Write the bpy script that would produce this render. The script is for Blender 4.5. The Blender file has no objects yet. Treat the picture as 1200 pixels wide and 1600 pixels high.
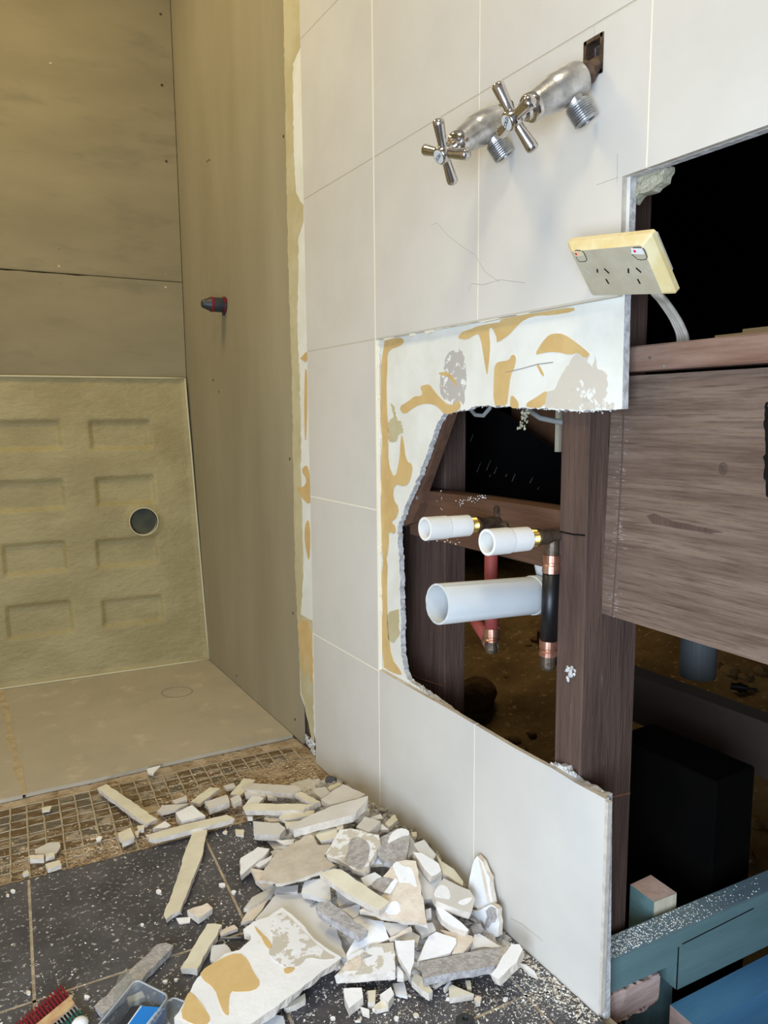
import bpy, bmesh, math, random
from mathutils import Vector as V, Matrix
random.seed(7)
PI = math.pi
# ------------------------------------------------------------------ camera
CF, YAW, PIT, ROLL = 1154.4747, .5374, -.1307, -.0089
CAM = V((-.6627, -1.1359, .7592))
_f = V((math.sin(YAW)*math.cos(PIT), math.cos(YAW)*math.cos(PIT), math.sin(PIT)))
_r = V((math.cos(YAW), -math.sin(YAW), 0)); _u = _r.cross(_f)
CR = math.cos(ROLL)*_r + math.sin(ROLL)*_u; CU = -math.sin(ROLL)*_r + math.cos(ROLL)*_u
col = bpy.context.scene.collection
cd = bpy.data.cameras.new('camera'); cam = bpy.data.objects.new('camera', cd); col.objects.link(cam)
cam.matrix_world = Matrix(((CR.x, CU.x, -_f.x, CAM.x), (CR.y, CU.y, -_f.y, CAM.y), (CR.z, CU.z, -_f.z, CAM.z), (0, 0, 0, 1)))
cd.sensor_fit = 'VERTICAL'; cd.sensor_height = 36; cd.lens = CF*36/1600; cd.clip_start = .02
bpy.context.scene.camera = cam
# ------------------------------------------------------------------ light
w = bpy.data.worlds.new('world'); bpy.context.scene.world = w; w.use_nodes = True
w.node_tree.nodes['Background'].inputs[0].default_value = (.62, .74, 1, 1)
w.node_tree.nodes['Background'].inputs[1].default_value = .35
def area(name, loc, target, size, power, color, sy=None):
    l = bpy.data.lights.new(name, 'AREA'); l.energy = power; l.color = color; l.size = size
    if sy: l.shape = 'RECTANGLE'; l.size_y = sy
    o = bpy.data.objects.new(name, l); col.objects.link(o); o.location = loc
    o.rotation_euler = (V(target)-V(loc)).to_track_quat('-Z', 'Y').to_euler(); return o
area('window_light', (-1.25, -1.5, .5), (0, -.68, .08), .9, 38, (.62, .77, 1), .9)
area('ceiling_lamp_light', (-.80, .50, 2.3), (-.5, .55, 0), .35, 11, (1, .83, .44))
area('bathroom_lamp_light', (-.75, -1.1, 2.33), (-.7, -1.1, 0), .4, 9.5, (1, .90, .70))
area('underfloor_fill_light', (1.35, 1.35, .75), (1.1, .4, -.3), .5, 2.2, (1, .86, .62))  # fill lamp added to brighten the dirt; no vent is modelled
vs = bpy.context.scene.view_settings
vs.view_transform = 'Standard'; vs.look = 'None'; vs.gamma = 1; vs.use_curve_mapping = False; vs.exposure = .22
# ------------------------------------------------------------------ helpers: rays
def ray(q): return _f + CR*(q[0]-600)/CF - CU*(q[1]-800)/CF
def onx(q, x=0): d = ray(q); return CAM + d*(x-CAM.x)/d.x
def ony(q, y=0): d = ray(q); return CAM + d*(y-CAM.y)/d.y
def onz(q, z=0): d = ray(q); return CAM + d*(z-CAM.z)/d.z
def onp(q, P, n): d = ray(q); return CAM + d*((P-CAM).dot(n)/d.dot(n))
# ------------------------------------------------------------------ helpers: materials
def lin(c): return tuple(((x/255)/12.92 if x <= 10 else ((x/255+.055)/1.055)**2.4) for x in c) + (1,)
def mat(name, c, c2=None, scale=20, rough=.6, metal=0, bump=0, bscale=80, stretch=None, thr=(.4, .6), spec=.5, detail=6, trans=0, ior=1.45, c3=None, s3=300, thr3=(.6, .66)):
    m = bpy.data.materials.new(name); m.use_nodes = True; nt = m.node_tree; b = nt.nodes['Principled BSDF']
    b.inputs['Base Color'].default_value = lin(c); b.inputs['Roughness'].default_value = rough
    b.inputs['Metallic'].default_value = metal; b.inputs['Specular IOR Level'].default_value = spec
    if trans: b.inputs['Transmission Weight'].default_value = trans; b.inputs['IOR'].default_value = ior
    tc = nt.nodes.new('ShaderNodeNewGeometry'); mp = nt.nodes.new('ShaderNodeMapping')
    nt.links.new(tc.outputs['Position'], mp.inputs[0])
    if stretch: mp.inputs['Scale'].default_value = stretch
    src = None
    def noise(s, d=detail):
        n = nt.nodes.new('ShaderNodeTexNoise'); n.inputs['Scale'].default_value = s; n.inputs['Detail'].default_value = d
        n.inputs['Roughness'].default_value = .62
        nt.links.new(mp.outputs[0], n.inputs['Vector']); return n
    def mix(fac_from, t, a, bcol):
        r = nt.nodes.new('ShaderNodeMapRange'); r.inputs[1].default_value = t[0]; r.inputs[2].default_value = t[1]
        nt.links.new(fac_from, r.inputs[0])
        x = nt.nodes.new('ShaderNodeMix'); x.data_type = 'RGBA'
        nt.links.new(r.outputs[0], x.inputs[0])
        if isinstance(a, tuple): x.inputs[6].default_value = a
        else: nt.links.new(a, x.inputs[6])
        x.inputs[7].default_value = bcol; return x.outputs[2]
    out = lin(c)
    if c2: out = mix(noise(scale).outputs[0], thr, out, lin(c2))
    if c3: out = mix(noise(s3, 3).outputs[0], thr3, out, lin(c3))
    if not isinstance(out, tuple): nt.links.new(out, b.inputs['Base Color'])
    if bump:
        n = noise(bscale); bp = nt.nodes.new('ShaderNodeBump'); bp.inputs['Strength'].default_value = bump; bp.inputs['Distance'].default_value = .004
        nt.links.new(n.outputs[0], bp.inputs['Height']); nt.links.new(bp.outputs[0], b.inputs['Normal'])
    return m
M = {}
M['wall_tile'] = mat('wall_tile', (214, 208, 196), (206, 200, 188), 3, .32, spec=.35)
M['tile_body'] = mat('tile_body', (208, 196, 178), (190, 178, 162), 60, .8, bump=.3)
M['grout'] = mat('grout', (238, 230, 206), rough=.9)
M['plaster_white'] = mat('plaster_white', (230, 228, 216), (222, 219, 205), 14, .75, bump=.12, bscale=60)
M['plaster_core'] = mat('plaster_core', (212, 208, 202), (176, 171, 164), 90, .95, bump=.6, bscale=160)
M['tan_paper'] = mat('tan_paper', (208, 176, 116), (200, 166, 106), 25, .8)
M['strip_beige'] = mat('strip_beige', (196, 184, 146), (186, 172, 130), 12, .85, bump=.2)
M['grey_skim'] = mat('grey_skim', (196, 186, 174), (186, 176, 164), 30, .9, bump=.2)
M['grey_flaky'] = mat('grey_flaky', (184, 176, 166), (230, 228, 220), 70, .9, thr=(.56, .58), bump=.2)
M['beige_flaky'] = mat('beige_flaky', (204, 194, 176), (230, 228, 218), 34, .9, thr=(.57, .59), bump=.15, c3=(188, 182, 170), s3=18)
M['cement'] = mat('cement', (138, 126, 96), (162, 150, 120), 3.5, .8, stretch=(1, 1, .22), thr=(.3, .75), bump=.08, bscale=120)
M['cement_back'] = mat('cement_back', (132, 119, 88), (150, 136, 102), 4, .85, stretch=(.6, 1, 1.8), thr=(.3, .75), bump=.08, bscale=120, c3=(122, 112, 84), s3=9, thr3=(.55, .8))
M['cement_floor'] = mat('cement_floor', (166, 156, 134), (184, 172, 150), 5, .85, thr=(.3, .75), bump=.1, c3=(200, 186, 160), s3=14, thr3=(.58, .8))
M['joint_paste'] = mat('joint_paste', (190, 172, 138), (172, 152, 118), 40, .9, bump=.5)
M['tray'] = mat('tray', (152, 137, 92), (166, 151, 105), 5, .5, bump=1, bscale=44, stretch=(1, 1, 2.0), detail=5, spec=.35)
M['tray_edge'] = mat('tray_edge', (196, 186, 148), rough=.5)
M['dark'] = mat('dark', (20, 17, 15), rough=.95, spec=.1)
M['void'] = mat('void', (9, 8, 7), (14, 12, 10), 6, .98, spec=.02)  # near-black colour holds the darkness of the cavity shell and dark block
M['screed'] = mat('screed', (156, 134, 104), (190, 170, 142), 24, .95, bump=1, bscale=120, c3=(122, 98, 66), s3=60, thr3=(.56, .7))
M['adhesive'] = mat('adhesive', (112, 88, 54), (168, 150, 122), 22, .85, bump=.8, bscale=180, stretch=(1, 3, 1), thr=(.5, .62), c3=(92, 78, 56), s3=90)
M['adhesive_grey'] = mat('adhesive_grey', (104, 94, 76), (170, 154, 130), 26, .9, bump=.8, bscale=180, thr=(.48, .6))
M['mesh_line'] = mat('mesh_line', (186, 172, 146), (164, 148, 120), 60, .9, bump=.4)
M['floor_tile'] = mat('floor_tile', (64, 62, 65), (100, 97, 99), 7, .5, thr=(.42, .75), bump=.12, bscale=60, c3=(196, 190, 182), s3=130, thr3=(.585, .70))
M['floor_grout'] = mat('floor_grout', (182, 166, 140), (150, 136, 114), 50, .95, bump=.4)
M['timber_dark'] = mat('timber_dark', (72, 55, 46), (102, 80, 68), 40, .75, stretch=(1, 1, .10), thr=(.3, .75), bump=.8, bscale=120, spec=.25, c3=(134, 116, 104), s3=140, thr3=(.68, .78))
M['timber_dark_y'] = mat('timber_dark_y', (82, 58, 44), (108, 78, 60), 30, .75, stretch=(1, .10, 1), thr=(.3, .75), bump=.7, bscale=110, spec=.25)
M['timber_rust'] = mat('timber_rust', (140, 92, 58), (100, 70, 50), 60, .9)
M['timber_red'] = mat('timber_red', (118, 86, 68), (160, 132, 114), 40, .85, stretch=(1, .10, 1), thr=(.38, .72), bump=.9, bscale=130, spec=.2)
M['board_brown'] = mat('board_brown', (98, 78, 65), (140, 119, 102), 75, .85, stretch=(1, .05, 1), thr=(.3, .75), bump=1.2, bscale=170, spec=.2, c3=(84, 66, 54), s3=280, thr3=(.48, .75))
M['board_end'] = mat('board_end', (170, 155, 146), (120, 96, 86), 60, .9, stretch=(1, .3, .3), thr=(.42, .6))
M['treated_green'] = mat('treated_green', (88, 114, 112), (112, 138, 136), 16, .6, stretch=(.14, 1, 1), thr=(.3, .75), bump=.3, bscale=80, spec=.3)
M['treated_top'] = mat('treated_top', (112, 134, 138), (138, 156, 162), 16, .6, stretch=(.14, 1, 1), thr=(.3, .75), bump=.3, spec=.3)
M['treated_blue'] = mat('treated_blue', (74, 126, 162), (100, 152, 184), 16, .6, stretch=(.14, 1, 1), thr=(.3, .75), bump=.2, spec=.3)
M['end_grain'] = mat('end_grain', (206, 180, 166), (180, 146, 132), 24, .85, stretch=(1, 1, 5), thr=(.35, .7), bump=.3)
M['post_face'] = mat('post_face', (216, 204, 172), (190, 176, 150), 30, .85, stretch=(1, 1, .2))
M['dirt'] = mat('dirt', (150, 120, 76), (112, 86, 52), 7, .98, thr=(.35, .7), bump=1, bscale=35, spec=.05, c3=(176, 146, 98), s3=40)
M['rock'] = mat('rock', (112, 86, 54), (84, 62, 38), 12, .98, thr=(.3, .7), bump=.8, bscale=50, spec=.05)
M['grey_beam'] = mat('grey_beam', (62, 48, 36), (48, 38, 28), 8, .9, stretch=(1, .15, 1))
M['black_plastic'] = mat('black_plastic', (12, 12, 13), rough=.35, bump=.8, bscale=6, spec=.4, c3=(120, 120, 118), s3=50, thr3=(.735, .75), stretch=(1, 1, .5))
M['chrome'] = mat('chrome', (205, 200, 196), rough=.13, metal=1, bump=.05)
M['dull_chrome'] = mat('dull_chrome', (208, 205, 200), (176, 172, 166), 60, .30, metal=.85, bump=.15, bscale=90)
M['thread_metal'] = mat('thread_metal', (196, 197, 196), (160, 160, 160), 50, .3, metal=.85)
M['rusty'] = mat('rusty', (106, 84, 66), (60, 46, 38), 80, .6, metal=.5, bump=.6)
M['disc_white'] = mat('disc_white', (214, 212, 204), rough=.4)
M['ink'] = mat('ink', (40, 40, 44), rough=.6)
M['pencil'] = mat('pencil', (98, 96, 90), rough=.7)
M['pencil_soft'] = mat('pencil_soft', (168, 160, 146), rough=.7)
M['brass'] = mat('brass', (196, 166, 96), rough=.28, metal=1)
M['bronze'] = mat('bronze', (110, 96, 80), (80, 66, 54), 60, .45, metal=.7, bump=.3)
M['copper'] = mat('copper', (206, 158, 134), (178, 124, 100), 60, .32, metal=.9)
M['red_pipe'] = mat('red_pipe', (146, 64, 58), (128, 54, 50), 20, .6)
M['black_pipe'] = mat('black_pipe', (14, 14, 15), rough=.42)
M['pvc'] = mat('pvc', (208, 208, 202), (192, 193, 190), 6, .38, thr=(.35, .7))
M['sleeve'] = mat('sleeve', (238, 234, 224), (230, 226, 216), 10, .3)
M['plate'] = mat('plate', (196, 186, 158), (186, 174, 146), 30, .4)
M['plate_edge'] = mat('plate_edge', (232, 214, 164), (224, 200, 140), 40, .38)
M['rocker_white'] = mat('rocker_white', (238, 236, 230), rough=.3)
M['rocker_cream'] = mat('rocker_cream', (226, 206, 164), rough=.35)
M['red'] = mat('red', (226, 42, 62), rough=.4)
M['dark_red'] = mat('dark_red', (122, 22, 38), rough=.4)
M['green'] = mat('green', (14, 92, 78), rough=.4)
M['grey_plastic'] = mat('grey_plastic', (140, 140, 134), rough=.5)
M['label_tan'] = mat('label_tan', (206, 176, 128), (186, 140, 104), 60, .8)
M['cap_black'] = mat('cap_black', (44, 46, 46), rough=.45)
M['cable'] = mat('cable', (196, 188, 172), (176, 168, 152), 40, .5)
M['foam'] = mat('foam', (186, 182, 156), (168, 160, 132), 70, .95, bump=1, bscale=90)
M['lath'] = mat('lath', (150, 124, 84), rough=.8)
M['brown_ply'] = mat('brown_ply', (110, 74, 44), (90, 58, 34), 14, .8)
M['clear'] = mat('clear', (236, 240, 240), rough=.06, trans=1, ior=1.12, spec=.6)
M['packet_blue'] = mat('packet_blue', (28, 128, 214), rough=.35)
M['packet_black'] = mat('packet_black', (40, 44, 50), rough=.4)
M['white'] = mat('white', (238, 238, 240), rough=.5)
M['room_paint'] = mat('room_paint', (214, 208, 196), (206, 200, 188), 4, .7)
M['d_cream'] = mat('d_cream', (226, 219, 196), (216, 207, 182), 24, .6, bump=.06)
M['d_biscuit'] = mat('d_biscuit', (222, 210, 192), (206, 192, 174), 60, .9, bump=.5, bscale=200)
M['d_white'] = mat('d_white', (246, 246, 246), (238, 238, 238), 20, .6, c3=(206, 200, 192), s3=120, thr3=(.70, .76), bump=.15)
M['d_grey'] = mat('d_grey', (204, 198, 188), (216, 211, 203), 20, .8, bump=.15, thr=(.35, .7))
M['d_sheet'] = mat('d_sheet', (228, 228, 228), (220, 219, 217), 8, .7)
M['d_rough'] = mat('d_rough', (198, 192, 186), (168, 161, 156), 120, .95, bump=.9, bscale=260)
M['d_beige'] = mat('d_beige', (206, 194, 176), (184, 171, 153), 22, .85, thr=(.4, .62), bump=.25)
M['d_pink'] = mat('d_pink', (230, 218, 200), (216, 200, 180), 40, .9, bump=.4)
M['d_tan'] = mat('d_tan', (220, 188, 130), (212, 180, 120), 20, .8)
M['d_flaky'] = mat('d_flaky', (204, 196, 180), (238, 238, 238), 40, .9, thr=(.5, .52), bump=.15)
M['dust'] = mat('dust', (222, 212, 192), (238, 236, 230), 40, .95)
def clear_mat(haze):
    m = bpy.data.materials.new('clear'); m.use_nodes = True; nt = m.node_tree; out = nt.nodes['Material Output']
    t = nt.nodes.new('ShaderNodeBsdfTransparent'); t.inputs[0].default_value = (.90, .92, .92, 1)
    gl = nt.nodes.new('ShaderNodeBsdfGlossy'); gl.inputs['Roughness'].default_value = .08
    lw = nt.nodes.new('ShaderNodeLayerWeight'); lw.inputs[0].default_value = .16
    mx = nt.nodes.new('ShaderNodeMixShader'); nt.links.new(lw.outputs[1], mx.inputs[0]); df = nt.nodes.new('ShaderNodeBsdfDiffuse'); df.inputs[0].default_value = (.75, .77, .78, 1); m2 = nt.nodes.new('ShaderNodeMixShader'); m2.inputs[0].default_value = haze; nt.links.new(t.outputs[0], m2.inputs[1]); nt.links.new(df.outputs[0], m2.inputs[2]); nt.links.new(m2.outputs[0], mx.inputs[1]); nt.links.new(gl.outputs[0], mx.inputs[2])
    nt.links.new(mx.outputs[0], out.inputs[0]); return m
M['clear'] = clear_mat(.10); M['clear_rim'] = clear_mat(.42)
M['horizontal_grout'] = mat('horizontal_grout', (196, 186, 166), rough=.9)
M['drain_dark'] = mat('drain_dark', (84, 80, 44), (52, 52, 34), 9, .6)
# ------------------------------------------------------------------ helpers: objects
ORG = {}
def tag(o, label=None, cat=None, group=None, kind=None):
    if label: o['label'] = label
    if cat: o['category'] = cat
    if group: o['group'] = group
    if kind: o['kind'] = kind
    return o
def empty(name, loc, label=None, cat=None, group=None, kind=None):
    o = bpy.data.objects.new(name, None); col.objects.link(o); o.location = loc; o.empty_display_size = .05
    ORG[o.name] = V(loc); return tag(o, label, cat, group, kind)
def obj(name, vs_, fs, mats, parent=None, fm=None, smooth=False, label=None, cat=None, group=None, kind=None, base=None):
    vs_ = [V(v) for v in vs_]
    if parent is not None: org = ORG[parent.name]
    elif base is not None: org = V(base)
    else:
        n = len(vs_); org = V((sum(v.x for v in vs_)/n, sum(v.y for v in vs_)/n, min(v.z for v in vs_)))
    me = bpy.data.meshes.new(name); me.from_pydata([v-org for v in vs_], [], fs)
    for m in (mats if isinstance(mats, (list, tuple)) else [mats]): me.materials.append(M[m] if isinstance(m, str) else m)
    if fm: me.polygons.foreach_set('material_index', fm)
    if smooth: me.shade_smooth()
    me.update()
    bm = bmesh.new(); bm.from_mesh(me); bmesh.ops.recalc_face_normals(bm, faces=bm.faces); bm.to_mesh(me); bm.free()
    o = bpy.data.objects.new(name, me); col.objects.link(o)
    if parent is not None: o.parent = parent
    else: o.location = org
    ORG[o.name] = org
    if smooth == 'angle':
        for e in me.polygons: pass
    return tag(o, label, cat, group, kind)
class G:                                   # geometry gatherer
    def __init__(s): s.v = []; s.f = []; s.m = []
    def add(s, v, f, m=0):
        n = len(s.v); s.v += [V(x) for x in v]; s.f += [tuple(i+n for i in t) for t in f]; s.m += [m]*len(f); return s
    def prism(s, top, off, mt=0, ms=0, inset=0):      # top polygon, offset vector or list of bottom points
        n = len(top); bot = [t+off for t in top] if isinstance(off, V) else off
        s.add(list(top)+list(bot), [tuple(range(n))], mt)
        b = len(s.v)-2*n
        s.f.append(tuple(b+n+i for i in reversed(range(n)))); s.m.append(ms)
        for i in range(n):
            j = (i+1) % n; s.f.append((b+i, b+n+i, b+n+j, b+j)); s.m.append(ms)
        return s
    def box(s, lo, hi, m=0, mat4=None, chamfer=0):
        lo = V(lo); hi = V(hi); c = chamfer
        if c:
            vs = []
            for z, i in ((lo.z, c), (lo.z+c, 0), (hi.z-c, 0), (hi.z, c)):
                x0, x1, y0, y1 = lo.x+i, hi.x-i, lo.y+i, hi.y-i; k = c if i == 0 else 0
                vs += [V(p+(z,)) for p in ((x0+k, y0), (x1-k, y0), (x1, y0+k), (x1, y1-k), (x1-k, y1), (x0+k, y1), (x0, y1-k), (x0, y0+k))]
            fs = [tuple(reversed(range(8))), tuple(range(24, 32))]
            for r in range(3):
                for i in range(8): j = (i+1) % 8; fs.append((r*8+i, r*8+j, r*8+8+j, r*8+8+i))
        else:
            vs = [V((x, y, z)) for z in (lo.z, hi.z) for x, y in ((lo.x, lo.y), (hi.x, lo.y), (hi.x, hi.y), (lo.x, hi.y))]
            fs = [(3, 2, 1, 0), (4, 5, 6, 7), (0, 1, 5, 4), (1, 2, 6, 5), (2, 3, 7, 6), (3, 0, 4, 7)]
        if mat4 is not None: vs = [mat4 @ v for v in vs]
        return s.add(vs, fs, m)
    def lathe(s, p, axis, prof, n=28, m=0, cap=(1, 1), flute=0):
        p = V(p); a = V(axis).normalized(); t = a.orthogonal().normalized(); b = a.cross(t); base = len(s.v)
        for (d, r) in prof:
            for i in range(n):
                an = 2*PI*i/n; s.v.append(p+a*d+(t*math.cos(an)+b*math.sin(an))*r)
        for k in range(len(prof)-1):
            for i in range(n):
                j = (i+1) % n; s.f.append((base+k*n+i, base+k*n+j, base+k*n+n+j, base+k*n+n+i)); s.m.append(m)
        if cap[0]: s.f.append(tuple(base+i for i in reversed(range(n)))); s.m.append(m)
        if cap[1]: s.f.append(tuple(base+(len(prof)-1)*n+i for i in range(n))); s.m.append(m)
        return s
    def pipe(s, p0, p1, ro, ri, n=40, m=0, mi=None, jag=0):   # open hollow pipe, p0 is the open end
        p0 = V(p0); p1 = V(p1); a = (p1-p0); L = a.length; rnd = random.Random(3)
        b = len(s.v); s.lathe(p0, a, [(.0, ri), (0, ro), (.0005, ro+.0002), (L, ro)], n, m, (0, 1))
        if jag:
            an = a.normalized()
            for i in range(n):
                d = an*max(0, rnd.gauss(0, jag)); s.v[b+i] += d; s.v[b+n+i] += d
        s.lathe(p0, a, [(.0, ri), (L*.85, ri)], n, m if mi is None else mi, (0, 1)); return s
    def tube(s, pts, r, n=10, m=0, cap=True):
        pts = [V(p) for p in pts]; base = len(s.v); rs = r if isinstance(r, (list, tuple)) else [r]*len(pts)
        up = None
        for k, p in enumerate(pts):
            d = (pts[min(k+1, len(pts)-1)]-pts[max(k-1, 0)]).normalized()
            if up is None: up = d.orthogonal().normalized()
            up = (up-d*up.dot(d)).normalized(); sd = d.cross(up)
            for i in range(n):
                an = 2*PI*i/n; s.v.append(p+(up*math.cos(an)+sd*math.sin(an))*rs[k])
        for k in range(len(pts)-1):
            for i in range(n):
                j = (i+1) % n; s.f.append((base+k*n+i, base+k*n+j, base+k*n+n+j, base+k*n+n+i)); s.m.append(m)
        if cap:
            s.f.append(tuple(base+i for i in reversed(range(n)))); s.m.append(m)
            s.f.append(tuple(base+(len(pts)-1)*n+i for i in range(n))); s.m.append(m)
        return s
    def rot(s, Mx, k0=0): s.v[k0:] = [Mx @ v for v in s.v[k0:]]; return s
    def out(s, name, mats, parent=None, **k): return obj(name, s.v, s.f, mats, parent, fm=s.m, **k)
def sharp(o, ang=35):
    me = o.data; bm = bmesh.new(); bm.from_mesh(me)
    for f in bm.faces: f.smooth = True
    for e in bm.edges:
        if len(e.link_faces) != 2 or e.calc_face_angle(0) > math.radians(ang): e.smooth = False
    bm.to_mesh(me); bm.free(); return o
def jag(pts, seg, amp, rnd=random, close=True):           # fractal outline
    out = []; n = len(pts)
    for i in range(n if close else n-1):
        a = V(pts[i]); b = V(pts[(i+1) % n]); d = b-a; L = d.length; k = max(1, int(L/seg))
        for j in range(k):
            t = j/k; p = a+d*t
            if j: p = p+V([rnd.gauss(0, amp) if abs(d[(q+1) % 2]) > 1e-9 or len(d) > 2 else 0 for q in range(len(d))])
            out.append(p)
    if not close: out.append(V(pts[-1]))
    return out
def smoothpoly(pts, it=2):
    pts = [V(p) for p in pts]
    for _ in range(it):
        o = []
        for i, p in enumerate(pts):
            q = pts[(i+1) % len(pts)]; o += [p*.75+q*.25, p*.25+q*.75]
        pts = o
    return pts
def wallpoly(px, x, it=0, sg=0, amp=0):                    # photo outline laid on a wall plane
    p = [V(q) for q in px]
    if it: p = smoothpoly(p, it)
    if sg: p = jag(p, sg, amp)
    return [onx(q, x) for q in p]
U = V((math.cos(-.07), math.sin(-.07), 0)); W2 = V((math.sin(.07), math.cos(.07), 0))     # the back wall and floor tiles run a little off square
# ------------------------------------------------------------------ right wall
X0, XT, XP, XB = 0., .007, .008, .018
TW = .2865
ZR = [-.008, .2898, .5898, .8898, 1.1898, 1.4898, 1.7898, 2.0898, 2.3898]
wr = empty('wall_right', (0, 0, 0), kind='structure')
def YZ(q, x=XP): p = onx(q, x); return (p.y, p.z)
hole_top = [(700, 645), (722, 642), (740, 636), (765, 634), (800, 634), (812, 638), (845, 638), (880, 642), (930, 642), (962, 640), (972, 639)]
hole_left = [(694, 646), (684, 660), (676, 684), (664, 718), (652, 748), (640, 776), (628, 806), (621, 826), (624, 880), (626, 960), (627, 1020), (632, 1050), (641, 1066)]
hole_bot = [(641, 1066), (668, 1084), (700, 1107), (738, 1137), (775, 1160), (820, 1184), (850, 1198), (866, 1196), (884, 1198), (893, 1212), (915, 1228), (948, 1243)]
pb = [YZ(q) for q in hole_bot]; pl = [YZ(q) for q in hole_left]; pt = [YZ(q) for q in hole_top]
def jg(l, s=.006, a=.0014): return [tuple(p) for p in jag([V((a_, b_)) for a_, b_ in l], s, a, close=False)]
yR = YZ((976, 470))[0]
def key(cy, cz, hw, hh): return [(cy-hw, cz-hh), (cy+hw, cz-hh), (cy+hw, cz+hh), (cy-hw, cz+hh), (cy-hw, cz-hh)]
hc = onx((927, 103), 0); hy, hz = hc.y, hc.z+.004
out = [(.375, 2.4), (hy, 2.4)] + [(hy, hz+.024)] + [(hy+.014, hz+.024), (hy+.014, hz-.018), (hy-.014, hz-.018), (hy-.014, hz+.024), (hy-.0005, hz+.024)] + [(hy-.0005, 2.4), (-2.6, 2.4), (-2.6, 1.016), (-.545, 1.016), (-.545, .95), (yR, .885)]
out += jg(list(reversed(pt)), .005, .0011) + jg(pl, .004, .0012) + jg(pb, .005, .0013) + [(-.548, -.008), (.300, -.008), (.296, .03), (.305, .055), (.33, .075), (.35, .095), (.375, .12)]
g = G(); g.prism([V((XP, a, b)) for a, b in out], V((XB-XP, 0, 0)), 0, 1)
g.out('plasterboard', ['plaster_white', 'plaster_core'], wr)
TH, TO = .0012, 0                        # half joint
def tile(poly, chip=False):
    g = G(); P = [V((X0, a, b)) for a, b in poly]; e = .0008
    g.prism(P, V((XT, 0, 0)), 0, 1); return g.out('tile', ['wall_tile', 'tile_body'], wr)
cols = [(.2808, 0)] + [(-TW*i, -TW*(i+1)) for i in range(8)]
for ci, (ya, yb) in enumerate(cols):
    for r in range(8):
        z0, z1 = ZR[r]+TH, ZR[r+1]-TH; a, b = ya-TH, yb+TH
        if ci == 0: a = .2808
        if ci >= 1 and r in (1, 2): continue
        if ci == 0 or r >= 4: poly = [(a, z0), (b, z0), (b, z1), (a, z1)]
        elif r == 3:
            if ci == 1: poly = [(a, z0), (b, z0), (b, z1), (a, z1)]
            elif ci == 2:
                poly = [(a, z0), (-.5415, z0), (-.5405, 1.016), (b, 1.016), (b, z1), (hy-.0004, z1), (hy-.0004, hz+.022), (hy-.013, hz+.022), (hy-.013, hz-.016), (hy+.013, hz-.016), (hy+.013, hz+.022), (hy, hz+.022), (hy, z1), (a, z1)]
            else: poly = [(a, 1.016), (b, 1.016), (b, z1), (a, z1)]
        elif r == 0:
            z1 += .004
            if ci == 1: poly = [(a, z0), (b, z0), (b, z1)] + [(b+(a-b)*t, z1+random.uniform(-.0015, .0012)) for t in (.2, .35, .5, .66, .8)] + [(a, z1)]
            elif ci == 2: poly = [(a, z0), (-.5445, z0), (-.5445, z1)] + [(-.5445+(a+.5445)*t, z1+random.uniform(-.0015, .0012)) for t in (.2, .35, .5, .66, .8)] + [(a, z1)]
            else: continue
        tile(poly)
# grout lines, left proud of the tile joints
g = G()
for y in [0, -TW, -2*TW, -3*TW, -4*TW, -5*TW]:
    spans = [(.8898, 2.39)] + ([(0, .293)] if y > -.4 else [])
    if y < -.5: spans = [(1.0165, 2.39)]
    if y == 0: spans = [(0, 2.39)]
    for a, b in spans: g.box((.0004 if y else -.0002, y-TH, a), (XT, y+TH*(1 if y else 1.6), b))
g.out('grout_line', 'grout', wr)
for z in ZR[1:-1]:
    g = G()
    if z < .88: g.box((-.0001, 0, z-TH), (XT, .2808, z+TH))
    elif z < 1: g.box((.0003, -.54, z-TH), (XT, .2808, z+TH))
    else: g.box((.0003, -2.3, z-TH*.8), (XT, .2808, z+TH*.8))
    g.out('grout_line', 'grout' if z < .88 else 'horizontal_grout', wr)
# broken grout nibs left along the tiles that edge the bare plaster
g = G()
rnd = random.Random(5)
z = .30
while z < .885:
    L = rnd.uniform(.01, .05); d = rnd.uniform(.002, .0055)
    if rnd.random() < .75: g.prism([V((rnd.uniform(.0005, .003), 0-TH, z)), V((.001, -TH-d*.5, z+L*.3)), V((.001, -TH-d*.4, z+L*.8)), V((.001, -TH, z+L))], V((.006, 0, 0)))
    z += L
y = -.02
while y > -.53:
    L = rnd.uniform(.012, .06); d = rnd.uniform(.001, .005)
    if rnd.random() < .7: g.prism([V((.001, y, .8898)), V((.001, y-L*.3, .8898-d)), V((.001, y-L*.8, .8898-d*.8)), V((.001, y-L, .8898))], V((.006, 0, 0)))
    y -= L
g.out('grout_nib', 'grout', wr)
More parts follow.
